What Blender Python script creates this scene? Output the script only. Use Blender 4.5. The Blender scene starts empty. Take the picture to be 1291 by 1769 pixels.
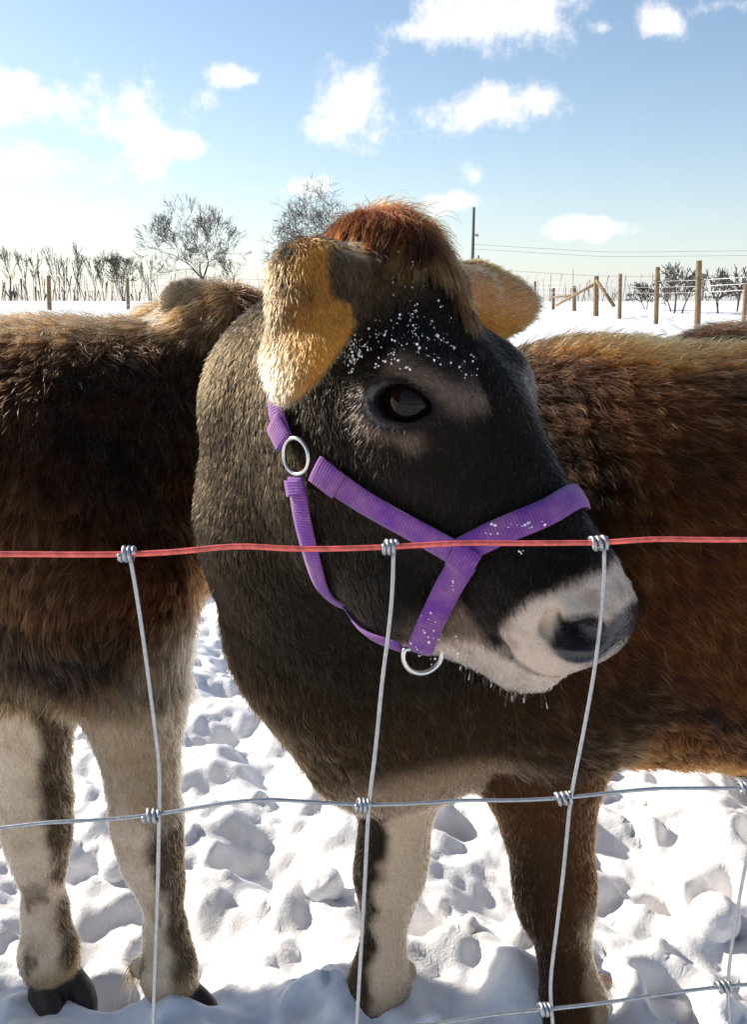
import bpy, bmesh, math, random
import numpy as np
import openvdb
from mathutils import Vector, Matrix
from mathutils.bvhtree import BVHTree

random.seed(4)
RNG = np.random.default_rng(11)
SC = bpy.context.scene
COL = SC.collection

# ------------------------------------------------------------------ camera
FPX, CU, CV, IW, IH = 1500.0, 645.5, 884.5, 1291, 1769
CAM_H, PITCH = 0.96, math.radians(13.5)
cam_d = bpy.data.cameras.new('camera'); cam = bpy.data.objects.new('camera', cam_d); COL.objects.link(cam)
cam.location = (0, 0, CAM_H); cam.rotation_euler = (math.pi/2 - PITCH, 0, 0)
cam_d.sensor_fit = 'VERTICAL'; cam_d.sensor_height = 36.0; cam_d.lens = 36.0*FPX/IH
cam_d.clip_start = 0.02; cam_d.clip_end = 6000
SC.camera = cam

AX_R = np.array([1.0, 0, 0]); AX_F = np.array([0, math.cos(PITCH), -math.sin(PITCH)]); AX_U = np.array([0, math.sin(PITCH), math.cos(PITCH)])
CAM = np.array([0, 0, CAM_H])
def ray(u, v):
    d = AX_F + AX_R*(u-CU)/FPX - AX_U*(v-CV)/FPX
    return d/np.linalg.norm(d)
def at(u, v, y):
    """the point seen in direction (u, v) that lies y metres in front of the viewer"""
    d = ray(u, v); return CAM + d*(y/d[1])

# ------------------------------------------------------------------ light
SUN_AZ, SUN_EL = math.radians(-62), math.radians(30)      # azimuth from +Y, negative = to the left
sun_dir = Vector((math.sin(SUN_AZ)*math.cos(SUN_EL), math.cos(SUN_AZ)*math.cos(SUN_EL), math.sin(SUN_EL)))
sl = bpy.data.lights.new('sun', 'SUN'); sl.energy = 2.7; sl.angle = math.radians(0.6); sl.color = (1.0, 0.93, 0.82)
so = bpy.data.objects.new('sun', sl); COL.objects.link(so); so.rotation_euler = sun_dir.to_track_quat('Z', 'Y').to_euler()
SC.view_settings.view_transform = 'Standard'; SC.view_settings.look = 'None'
SC.view_settings.gamma = 1.0; SC.view_settings.exposure = 1.4
try: SC.view_settings.use_curve_mapping = False
except Exception: pass
SC.render.engine = 'CYCLES'
SC.cycles.use_denoising = True
try: SC.cycles.denoiser = 'OPENIMAGEDENOISE'
except Exception: pass
SC.cycles.max_bounces = 6; SC.cycles.diffuse_bounces = 2; SC.cycles.glossy_bounces = 2; SC.cycles.transmission_bounces = 4; SC.cycles.use_adaptive_sampling = True; SC.cycles.adaptive_threshold = .02; SC.cycles.transparent_max_bounces = 8
SC.render.hair_type = 'STRAND' if hasattr(SC.render, 'hair_type') else SC.render.hair_type
try: SC.cycles_curves.shape = 'RIBBONS'
except Exception: pass

def new_world():
    w = bpy.data.worlds.new('World'); SC.world = w; w.use_nodes = True
    nt = w.node_tree; nt.nodes.clear(); N = nt.nodes; L = nt.links
    out = N.new('ShaderNodeOutputWorld'); bg = N.new('ShaderNodeBackground')
    sky = N.new('ShaderNodeTexSky'); sky.sky_type = 'NISHITA'; sky.sun_disc = False
    sky.sun_elevation = SUN_EL; sky.sun_rotation = SUN_AZ; sky.air_density = 1.0; sky.dust_density = .6; sky.ozone_density = 1.3
    SKY_S = 0.062
    tc = N.new('ShaderNodeTexCoord')
    nz = N.new('ShaderNodeTexNoise'); nz.inputs['Scale'].default_value = 14.0; nz.inputs['Detail'].default_value = 9; nz.inputs['Roughness'].default_value = 0.62
    L.new(tc.outputs['Generated'], nz.inputs['Vector'])
    def math_n(op, a, b=None, c=None):
        m = N.new('ShaderNodeMath'); m.operation = op
        for k, v in enumerate((a, b, c)):
            if v is None: continue
            if isinstance(v, (int, float)): m.inputs[k].default_value = v
            else: L.new(v, m.inputs[k])
        return m.outputs[0]
    blobs = []
    for (u, v, ru, rv) in ((830, 30, 190, 60), (700, 50, 90, 30), (600, 185, 95, 60), (545, 225, 80, 40), (860, 185, 110, 45), (930, 175, 60, 30), (130, 180, 190, 55), (60, 170, 120, 45), (410, 135, 45, 18),
                           (300, 250, 75, 26), (80, 285, 160, 45), (150, 385, 230, 60), (825, 300, 40, 26), (520, 322, 65, 26), (1050, 50, 38, 18),
                           (1135, 35, 40, 30), (1000, 395, 90, 18), (800, 345, 80, 22), (1240, 8, 45, 20), (40, 140, 60, 22)):
        d = ray(u, v); blobs.append((d, ru/FPX*.95, rv/FPX*.95))
    rr = random.Random(3)
    for k in range(26):                       # the same kind of cloud all round the sky
        az = rr.uniform(0.6, 2*math.pi-0.6); el = math.radians(rr.choice((5, 9, 14, 20, 28, 38)) + rr.uniform(-2, 2))
        d = np.array([math.sin(az)*math.cos(el), math.cos(az)*math.cos(el), math.sin(el)])
        blobs.append((d, rr.uniform(.06, .16), rr.uniform(.025, .05)))
    acc = None
    for d, ru, rv in blobs:
        # coordinates in the tangent plane of the cloud's direction
        h = np.array([d[1], -d[0], 0]); h = h/np.linalg.norm(h); up = np.cross(h, d)
        dx = N.new('ShaderNodeVectorMath'); dx.operation = 'DOT_PRODUCT'; L.new(tc.outputs['Generated'], dx.inputs[0]); dx.inputs[1].default_value = tuple(h/ru)
        dy = N.new('ShaderNodeVectorMath'); dy.operation = 'DOT_PRODUCT'; L.new(tc.outputs['Generated'], dy.inputs[0]); dy.inputs[1].default_value = tuple(up/rv)
        dz = N.new('ShaderNodeVectorMath'); dz.operation = 'DOT_PRODUCT'; L.new(tc.outputs['Generated'], dz.inputs[0]); dz.inputs[1].default_value = tuple(d)
        oy = float(np.dot(up/rv, d))
        a = math_n('MULTIPLY', dx.outputs['Value'], dx.outputs['Value'])
        b0 = math_n('SUBTRACT', dy.outputs['Value'], oy); b = math_n('MULTIPLY', b0, b0)
        r = math_n('SQRT', math_n('ADD', a, b))
        g = math_n('SUBTRACT', 1.0, r)
        front = math_n('GREATER_THAN', dz.outputs['Value'], 0.0)
        g = math_n('ADD', math_n('MULTIPLY', math_n('ADD', g, 4.0), front), -4.0)
        acc = g if acc is None else math_n('MAXIMUM', acc, g)
    acc = math_n('MAXIMUM', acc, -0.75)
    val = math_n('ADD', acc, math_n('MULTIPLY', math_n('SUBTRACT', nz.outputs['Fac'], 0.5), 4.4))
    mr = N.new('ShaderNodeMapRange'); mr.interpolation_type = 'SMOOTHSTEP'; L.new(val, mr.inputs['Value'])
    mr.inputs['From Min'].default_value = 0.0; mr.inputs['From Max'].default_value = 1.15; mr.inputs['To Max'].default_value = 0.9
    sx = N.new('ShaderNodeSeparateXYZ'); L.new(tc.outputs['Generated'], sx.inputs[0])
    hz = math_n('POWER', 2.718, math_n('MULTIPLY', math_n('ABSOLUTE', sx.outputs['Z']), -11.0))
    hm = N.new('ShaderNodeMix'); hm.data_type = 'RGBA'; L.new(math_n('MULTIPLY', hz, .62), hm.inputs['Factor']); L.new(sky.outputs['Color'], hm.inputs['A']); hm.inputs['B'].default_value = (5.6, 6.0, 6.6, 1)
    mix = N.new('ShaderNodeMix'); mix.data_type = 'RGBA'
    L.new(mr.outputs['Result'], mix.inputs['Factor']); L.new(hm.outputs['Result'], mix.inputs['A'])
    mix.inputs['B'].default_value = (8.6, 8.2, 7.8, 1)
    L.new(mix.outputs['Result'], bg.inputs['Color']); bg.inputs['Strength'].default_value = SKY_S
    L.new(bg.outputs[0], out.inputs['Surface'])
new_world()

# ------------------------------------------------------------------ small helpers
def tag(o, label, cat, group=None, kind=None):
    if label: o['label'] = label
    if cat: o['category'] = cat
    if group: o['group'] = group
    if kind: o['kind'] = kind
    return o
def empty(name, loc=(0, 0, 0)):
    o = bpy.data.objects.new(name, None); COL.objects.link(o); o.location = loc; o.empty_display_size = .1; return o
def mesh_obj(name, verts, faces, mat, parent=None, smooth=True):
    me = bpy.data.meshes.new(name)
    verts = np.asarray(verts, dtype=np.float32)
    if isinstance(faces, np.ndarray):
        n, k = faces.shape
        me.vertices.add(len(verts)); me.vertices.foreach_set('co', verts.ravel())
        me.loops.add(n*k); me.loops.foreach_set('vertex_index', faces.astype(np.int32).ravel())
        me.polygons.add(n); me.polygons.foreach_set('loop_start', np.arange(0, n*k, k, dtype=np.int32))
        me.update(calc_edges=True); me.validate()
    else:
        me.from_pydata([tuple(map(float, v)) for v in verts], [], faces); me.update()
    if smooth: me.polygons.foreach_set('use_smooth', np.ones(len(me.polygons), dtype=bool))
    me.materials.append(mat)
    o = bpy.data.objects.new(name, me); COL.objects.link(o)
    if parent is not None:
        o.parent = parent; o.matrix_parent_inverse = Matrix.Translation(-Vector(parent.location))
    return o
def sstep(a, b, x):
    t = np.clip((x-a)/(b-a), 0, 1); return t*t*(3-2*t)

def hash3(ix, iy, iz, seed=0):
    h = (ix.astype(np.int64)*374761393 + iy.astype(np.int64)*668265263 + iz.astype(np.int64)*2147483647 + seed*974711) & 0xffffffff
    h = ((h ^ (h >> 13))*1274126177) & 0xffffffff
    h = (h ^ (h >> 16))
    return (h & 0xffffff)/float(0xffffff)
def vnoise(p, scale, seed=0):
    q = np.asarray(p)*scale; i = np.floor(q).astype(np.int64); f = q-i; f = f*f*(3-2*f)
    r = 0
    for dx in (0, 1):
        for dy in (0, 1):
            for dz in (0, 1):
                w = (f[:, 0] if dx else 1-f[:, 0])*(f[:, 1] if dy else 1-f[:, 1])*(f[:, 2] if dz else 1-f[:, 2])
                r = r + w*hash3(i[:, 0]+dx, i[:, 1]+dy, i[:, 2]+dz, seed)
    return r
def fbm(p, scale, seed=0, octs=3):
    a, s, t = 0, 1, 0
    for k in range(octs):
        a = a + s*vnoise(p, scale*2**k, seed+17*k); t += s; s *= .5
    return a/t

# ------------------------------------------------------------------ materials
def base_mat(name):
    m = bpy.data.materials.new(name); m.use_nodes = True
    return m, m.node_tree.nodes, m.node_tree.links, m.node_tree.nodes['Principled BSDF']
def simple(name, col, rough=.6, metal=0.0, noise=0.0, scale=40, bump=0.0, spec=.5):
    m, N, L, b = base_mat(name)
    b.inputs['Roughness'].default_value = rough; b.inputs['Metallic'].default_value = metal
    b.inputs['Specular IOR Level'].default_value = spec
    if noise or bump:
        tc = N.new('ShaderNodeTexCoord'); nz = N.new('ShaderNodeTexNoise'); nz.inputs['Scale'].default_value = scale; nz.inputs['Detail'].default_value = 5
        L.new(tc.outputs['Object'], nz.inputs['Vector'])
    if noise:
        r = N.new('ShaderNodeValToRGB'); L.new(nz.outputs['Fac'], r.inputs['Fac'])
        r.color_ramp.elements[0].position = .3; r.color_ramp.elements[1].position = .7
        r.color_ramp.elements[0].color = tuple(c*(1-noise) for c in col)+(1,); r.color_ramp.elements[1].color = tuple(min(1, c*(1+noise)) for c in col)+(1,)
        L.new(r.outputs['Color'], b.inputs['Base Color'])
    else: b.inputs['Base Color'].default_value = (*col, 1)
    if bump:
        bp = N.new('ShaderNodeBump'); bp.inputs['Strength'].default_value = bump; bp.inputs['Distance'].default_value = .004
        L.new(nz.outputs['Fac'], bp.inputs['Height']); L.new(bp.outputs['Normal'], b.inputs['Normal'])
    return m
def hide_mat():
    m, N, L, b = base_mat('hide')
    a = N.new('ShaderNodeAttribute'); a.attribute_name = 'col'; L.new(a.outputs['Color'], b.inputs['Base Color'])
    g = N.new('ShaderNodeAttribute'); g.attribute_name = 'wet'
    mr = N.new('ShaderNodeMapRange'); L.new(g.outputs['Fac'], mr.inputs['Value']); mr.inputs['To Min'].default_value = .75; mr.inputs['To Max'].default_value = .19
    L.new(mr.outputs['Result'], b.inputs['Roughness'])
    sp = N.new('ShaderNodeMapRange'); L.new(g.outputs['Fac'], sp.inputs['Value']); sp.inputs['To Min'].default_value = .05; sp.inputs['To Max'].default_value = .5; L.new(sp.outputs['Result'], b.inputs['Specular IOR Level'])
    tc = N.new('ShaderNodeTexCoord'); nz = N.new('ShaderNodeTexVoronoi'); nz.inputs['Scale'].default_value = 330
    L.new(tc.outputs['Object'], nz.inputs['Vector'])
    bp = N.new('ShaderNodeBump'); bp.inputs['Strength'].default_value = .25; bp.inputs['Distance'].default_value = .002
    L.new(nz.outputs['Distance'], bp.inputs['Height']); L.new(bp.outputs['Normal'], b.inputs['Normal'])
    return m
def hair_mat(name, rough=.35, gain=1.0):
    m = bpy.data.materials.new(name); m.use_nodes = True; N = m.node_tree.nodes; L = m.node_tree.links; N.clear()
    out = N.new('ShaderNodeOutputMaterial'); h = N.new('ShaderNodeBsdfHairPrincipled'); h.parametrization = 'COLOR'
    h.inputs['Roughness'].default_value = rough; h.inputs['Radial Roughness'].default_value = .5; h.inputs['IOR'].default_value = 1.22
    a = N.new('ShaderNodeAttribute'); a.attribute_name = 'col'
    hi = N.new('ShaderNodeHairInfo')
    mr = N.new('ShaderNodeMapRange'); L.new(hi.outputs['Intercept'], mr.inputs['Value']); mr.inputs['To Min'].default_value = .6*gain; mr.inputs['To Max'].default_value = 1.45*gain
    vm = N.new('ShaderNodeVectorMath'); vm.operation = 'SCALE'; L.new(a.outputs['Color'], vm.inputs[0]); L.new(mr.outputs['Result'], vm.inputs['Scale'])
    L.new(vm.outputs['Vector'], h.inputs['Color']); L.new(h.outputs[0], out.inputs['Surface'])
    return m
def snow_mat():
    m, N, L, b = base_mat('snow')
    b.inputs['Base Color'].default_value = (.86, .87, .89, 1); b.inputs['Roughness'].default_value = .55
    b.inputs['Subsurface Weight'].default_value = .0
    tc = N.new('ShaderNodeTexCoord')
    n1 = N.new('ShaderNodeTexNoise'); n1.inputs['Scale'].default_value = 28; n1.inputs['Detail'].default_value = 7; n1.inputs['Roughness'].default_value = .65
    n2 = N.new('ShaderNodeTexNoise'); n2.inputs['Scale'].default_value = 260; n2.inputs['Detail'].default_value = 3
    L.new(tc.outputs['Object'], n1.inputs['Vector']); L.new(tc.outputs['Object'], n2.inputs['Vector'])
    b1 = N.new('ShaderNodeBump'); b1.inputs['Strength'].default_value = .3; b1.inputs['Distance'].default_value = .012
    b2 = N.new('ShaderNodeBump'); b2.inputs['Strength'].default_value = .3; b2.inputs['Distance'].default_value = .0025
    L.new(n1.outputs['Fac'], b1.inputs['Height']); L.new(n2.outputs['Fac'], b2.inputs['Height'])
    L.new(b1.outputs['Normal'], b2.inputs['Normal']); L.new(b2.outputs['Normal'], b.inputs['Normal'])
    # a little trodden-in dirt
    n3 = N.new('ShaderNodeTexNoise'); n3.inputs['Scale'].default_value = 7; n3.inputs['Detail'].default_value = 6; L.new(tc.outputs['Object'], n3.inputs['Vector'])
    r = N.new('ShaderNodeValToRGB'); L.new(n3.outputs['Fac'], r.inputs['Fac'])
    r.color_ramp.elements[0].position = .63; r.color_ramp.elements[0].color = (.90, .88, .87, 1)
    r.color_ramp.elements[1].position = .80; r.color_ramp.elements[1].color = (.62, .52, .42, 1)
    L.new(r.outputs['Color'], b.inputs['Base Color'])
    return m
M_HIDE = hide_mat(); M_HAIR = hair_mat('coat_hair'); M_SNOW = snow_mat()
M_WIRE = simple('galvanised_wire', (.40, .41, .42), .45, .8, .15, 300, .1)
M_RED = simple('red_coated_wire', (.72, .12, .09), .42, 0, .4, 160, .2)
M_STEEL = simple('halter_steel', (.62, .6, .57), .22, 1.0, .1, 200)
M_POST = simple('weathered_post', (.22, .145, .075), .85, 0, .35, 9, .4)
M_POLE = simple('pole_wood', (.13, .11, .10), .9, 0, .2, 5)
M_BARK = simple('bark', (.085, .07, .06), .9, 0, .3, 6)
M_EYE = simple('eye_surface', (.006, .003, .002), .02, 0, 0, 0, 0, .2)
M_IRIS = simple('iris', (.05, .018, .008), .1)
M_ICE = simple('ice_bead', (.75, .76, .78), .15)
def web_mat():
    m, N, L, b = base_mat('purple_webbing')
    uv = N.new('ShaderNodeUVMap'); wv = N.new('ShaderNodeTexWave'); wv.wave_type = 'BANDS'; wv.bands_direction = 'X'
    wv.inputs['Scale'].default_value = 130; wv.inputs['Distortion'].default_value = .6; wv.inputs['Detail'].default_value = 1
    L.new(uv.outputs['UV'], wv.inputs['Vector'])
    bp = N.new('ShaderNodeBump'); bp.inputs['Strength'].default_value = .35; bp.inputs['Distance'].default_value = .0007
    L.new(wv.outputs['Fac'], bp.inputs['Height']); L.new(bp.outputs['Normal'], b.inputs['Normal'])
    tc = N.new('ShaderNodeTexCoord'); nz = N.new('ShaderNodeTexNoise'); nz.inputs['Scale'].default_value = 38; nz.inputs['Detail'].default_value = 8; nz.inputs['Roughness'].default_value = .7
    L.new(tc.outputs['Object'], nz.inputs['Vector'])
    r = N.new('ShaderNodeValToRGB'); L.new(nz.outputs['Fac'], r.inputs['Fac'])
    r.color_ramp.elements[0].position = .42; r.color_ramp.elements[0].color = (.165, .024, .29, 1)
    r.color_ramp.elements[1].position = .72; r.color_ramp.elements[1].color = (.34, .14, .30, 1)
    wm = N.new('ShaderNodeMapRange'); L.new(wv.outputs['Fac'], wm.inputs['Value']); wm.inputs['To Min'].default_value = .62; wm.inputs['To Max'].default_value = 1.1
    vs = N.new('ShaderNodeVectorMath'); vs.operation = 'SCALE'; L.new(r.outputs['Color'], vs.inputs[0]); L.new(wm.outputs['Result'], vs.inputs['Scale'])
    L.new(vs.outputs['Vector'], b.inputs['Base Color']); b.inputs['Roughness'].default_value = .8
    b.inputs['Sheen Weight'].default_value = .2
    return m
M_WEB = web_mat()

# ------------------------------------------------------------------ snow field
def ground_z(x, y):
    """broad shape of the field: level near the fence, rising slightly to the tree line"""
    return 1.15*sstep(6, 75, y) + 0.03*np.sin(x*.21+1)*sstep(4, 20, y)
def axis(lo, f0, f1, hi, step, ratio):
    a = list(np.arange(f0, f1, step)); s = step; v = a[-1]
    while v < hi: s *= ratio; v += s; a.append(v)
    s = step; v = f0; b = []
    while v > lo: s *= ratio; v -= s; b.append(v)
    return np.array(b[::-1]+a)
def make_ground():
    xs = axis(-900, -1.15, 1.25, 900, .0085, 1.028); ys = axis(-8, .45, 2.3, 1500, .0085, 1.024)
    X, Y = np.meshgrid(xs, ys); P = np.stack([X.ravel(), Y.ravel(), np.zeros(X.size)], 1)
    Z = ground_z(X, Y)
    near = (1-sstep(3.0, 6.0, np.abs(Y)))*(1-sstep(3, 6, np.abs(X)))
    Z = Z + near*(.15*(fbm(P, 3.0, 1, 3).reshape(X.shape)-.5) + .07*(fbm(P, 9, 2, 3).reshape(X.shape)-.5))
    mid = sstep(3, 6, Y)*(1-sstep(40, 70, Y))
    Z = Z + mid*.10*(fbm(P, .9, 5, 4).reshape(X.shape)-.5)
    # churned track that runs up the field on the right
    tr = np.exp(-((X-(1.0+.30*Y))/(1.2+.02*Y))**2)*sstep(8, 14, Y)*(1-sstep(36, 48, Y))
    Z = Z + tr*(.9*np.abs(fbm(P, 1.3, 8, 3).reshape(X.shape)-.5) - .12)
    # trodden clods: half-buried lumps of many sizes
    R = np.random.default_rng(5)
    C = np.zeros_like(Z)
    for k in range(700):
        cx, cy = R.uniform(-1.2, 1.3), R.uniform(.45, 2.6)
        r = .012+.05*R.random()**2.2
        if R.random() < .06: r = R.uniform(.05, .085)
        i0, i1 = np.searchsorted(xs, [cx-r*1.2, cx+r*1.2]); j0, j1 = np.searchsorted(ys, [cy-r*1.2, cy+r*1.2])
        if i1 <= i0 or j1 <= j0: continue
        sx, sy = X[j0:j1, i0:i1]-cx, Y[j0:j1, i0:i1]-cy
        a = R.uniform(0, 6.28); q = R.uniform(.65, 1.0)
        u = sx*math.cos(a)+sy*math.sin(a); w = (-sx*math.sin(a)+sy*math.cos(a))/q
        wob = 1+.18*np.sin(3*np.arctan2(w, u)+k)+.08*np.sin(7*np.arctan2(w, u)+2*k)
        d2 = (u*u+w*w)/(r*wob)**2
        h = np.where(d2 < 1, np.clip(1-d2, 0, 1)**.5, 0)*r*R.uniform(.35, .9)
        C[j0:j1, i0:i1] = np.maximum(C[j0:j1, i0:i1], h)
    for (cx, cy) in ((-.455, 1.045), (-.285, 1.02), (.008, 1.0), (.26, .97), (.1, 1.3), (-.6, 1.35), (.5, 1.2), (-.1, .75), (.35, .7), (.75, 1.1)):
        d = np.hypot(X-cx, (Y-cy)); C = C*sstep(.02, .09, d); Z = Z + (.062 if cx in (-.455, -.285) else .022)*np.exp(-(np.hypot(X-cx-(.03 if cx < 0 else 0), Y-cy+.085)/.085)**2)
    C = C+.55*np.maximum(0, fbm(P*np.array([1, 1.2, 1]), 11, 31, 4).reshape(X.shape)-.52)*.22*near
    K = np.array([1, 4, 6, 4, 1])/16.0
    for _ in range(1):
        C = sum(K[i]*np.roll(C, i-2, 0) for i in range(5)); C = sum(K[i]*np.roll(C, i-2, 1) for i in range(5))
    Z = Z + .72*C*near
    for k in range(34):                        # hoof prints
        cx, cy = R.uniform(-1.0, 1.2), R.uniform(.7, 2.1)
        d = np.hypot(X-cx, (Y-cy)*1.15); Z = Z - .040*(1-sstep(.030, .055, d)) + .012*np.exp(-((d-.065)/.018)**2)
    S2 = np.zeros_like(Z)
    for k in range(1000):
        cx, cy = R.uniform(-1.1, 1.2), R.uniform(.5, 2.2); r = .007+.022*R.random()**2
        i0, i1 = np.searchsorted(xs, [cx-r*1.2, cx+r*1.2]); j0, j1 = np.searchsorted(ys, [cy-r*1.2, cy+r*1.2])
        if i1 <= i0 or j1 <= j0: continue
        sx, sy = X[j0:j1, i0:i1]-cx, Y[j0:j1, i0:i1]-cy; th = np.arctan2(sy, sx)
        d2 = (sx*sx+sy*sy)/(r*(1+.25*np.sin(2*th+k)+.12*np.sin(5*th+3*k)))**2
        S2[j0:j1, i0:i1] = np.maximum(S2[j0:j1, i0:i1], np.sqrt(np.clip(1-d2, 0, 1))*r*R.uniform(.4, 1.0))
    Z = Z + S2*near*sstep(.42, .60, fbm(P, 5, 77, 2).reshape(X.shape))
    fine = (fbm(P, 42, 21, 2).reshape(X.shape)-.5)*.013*near
    Z = Z + fine
    ny, nx = X.shape
    idx = np.arange(nx*ny).reshape(ny, nx)
    F = np.stack([idx[:-1, :-1].ravel(), idx[:-1, 1:].ravel(), idx[1:, 1:].ravel(), idx[1:, :-1].ravel()], 1)
    o = mesh_obj('snow_ground', np.stack([X.ravel(), Y.ravel(), Z.ravel()], 1), F, M_SNOW)
    o['kind'] = 'structure'; o['label'] = 'trampled white snow covering the whole field'
    return xs, ys, Z
GX, GY, GZ = make_ground()
def gz(x, y):
    return float(GZ[min(len(GY)-1, int(np.searchsorted(GY, y))), min(len(GX)-1, int(np.searchsorted(GX, x)))])

# ------------------------------------------------------------------ signed-distance modelling of the calves
class Field:
    BAND = .07
    def __init__(s, lo, hi, h):
        s.lo = np.array(lo, float); s.h = h; s.n = np.ceil((np.array(hi)-s.lo)/h).astype(int)
        s.a = np.full(s.n, s.BAND, np.float32)
    def box(s, lo, hi, m):
        i0 = np.clip(np.floor((lo-m-s.lo)/s.h).astype(int), 0, s.n); i1 = np.clip(np.ceil((hi+m-s.lo)/s.h).astype(int), 0, s.n)
        if (i1 <= i0).any(): return None, None
        g = np.stack(np.meshgrid(*[(s.lo[k]+np.arange(i0[k], i1[k])*s.h).astype(np.float32) for k in range(3)], indexing='ij'), -1)
        return tuple(slice(a, b) for a, b in zip(i0, i1)), g
    def put(s, fn, lo, hi, k=.03, op='add'):
        sl, g = s.box(np.asarray(lo), np.asarray(hi), s.BAND if op == 'add' else k)
        if sl is None: return
        b = fn(g); a = s.a[sl]
        if op == 'add':
            h = np.maximum(k-np.abs(a-b), 0)/k; s.a[sl] = np.minimum(a, b)-h*h*k*.25
        else:
            b = -b; h = np.maximum(k-np.abs(a-b), 0)/k; s.a[sl] = np.maximum(a, b)+h*h*k*.25
    def cone(s, p, q, r0, r1, k=.03, op='add'):
        p, q = np.asarray(p, float), np.asarray(q, float); d = q-p; dd = float(d@d)+1e-9; rm = max(r0, r1)
        def fn(g):
            t = np.clip(((g-p.astype(np.float32))@d.astype(np.float32))/dd, 0, 1)
            return np.linalg.norm(g-p.astype(np.float32)-t[..., None]*d.astype(np.float32), axis=-1)-(r0+(r1-r0)*t)
        s.put(fn, np.minimum(p, q)-rm, np.maximum(p, q)+rm, k, op)
    def chain(s, pts, k=.03):
        for a, b in zip(pts[:-1], pts[1:]): s.cone(a[:3], b[:3], a[3], b[3], k)
    def ell(s, c, A, r, k=.03, op='add', bend=None, taper=0.0):
        """ellipsoid at c, axes = columns of A, radii r"""
        c = np.asarray(c, float); A = np.asarray(A, float); r = np.asarray(r, float); ext = np.sqrt(((A*r)**2).sum(1))
        A32, c32, r32 = A.astype(np.float32), c.astype(np.float32), r.astype(np.float32)
        def fn(g):
            l = (g-c32)@A32
            if bend is not None: l[..., 2] += bend*l[..., 1]**2
            if taper: l[..., 1] = l[..., 1]*(1+taper*np.clip(l[..., 0]/r32[0], 0, 1.1))
            k0 = np.linalg.norm(l/r32, axis=-1); k1 = np.linalg.norm(l/(r32*r32), axis=-1)+1e-6
            return k0*(k0-1)/k1
        s.put(fn, c-ext, c+ext, k, op)
    def mesh(s):
        g = openvdb.FloatGrid(s.BAND); g.copyFromArray(s.a); g.transform = openvdb.createLinearTransform(voxelSize=s.h)
        v, q = g.convertToQuads(0.0)
        v = np.asarray(v, float)+s.lo; q = np.asarray(q, np.int64)
        # keep outward winding
        c = v[q]; n = np.cross(c[:, 2]-c[:, 0], c[:, 3]-c[:, 1])
        if (n*(c.mean(1)-v.mean(0))).sum() < 0: q = q[:, ::-1].copy()
        return v, q
def vnormals(v, q):
    c = v[q]; n = np.cross(c[:, 2]-c[:, 0], c[:, 3]-c[:, 1]); N = np.zeros_like(v)
    for k in range(4): np.add.at(N, q[:, k], n)
    return N/(np.linalg.norm(N, axis=1)[:, None]+1e-12)
def frame(a, nb):
    """columns: long axis a, width axis, normal nb"""
    a = np.asarray(a, float); a = a/np.linalg.norm(a); nb = np.asarray(nb, float); nb = nb-a*(nb@a); nb /= np.linalg.norm(nb)
    return np.stack([a, np.cross(nb, a), nb], 1)

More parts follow.
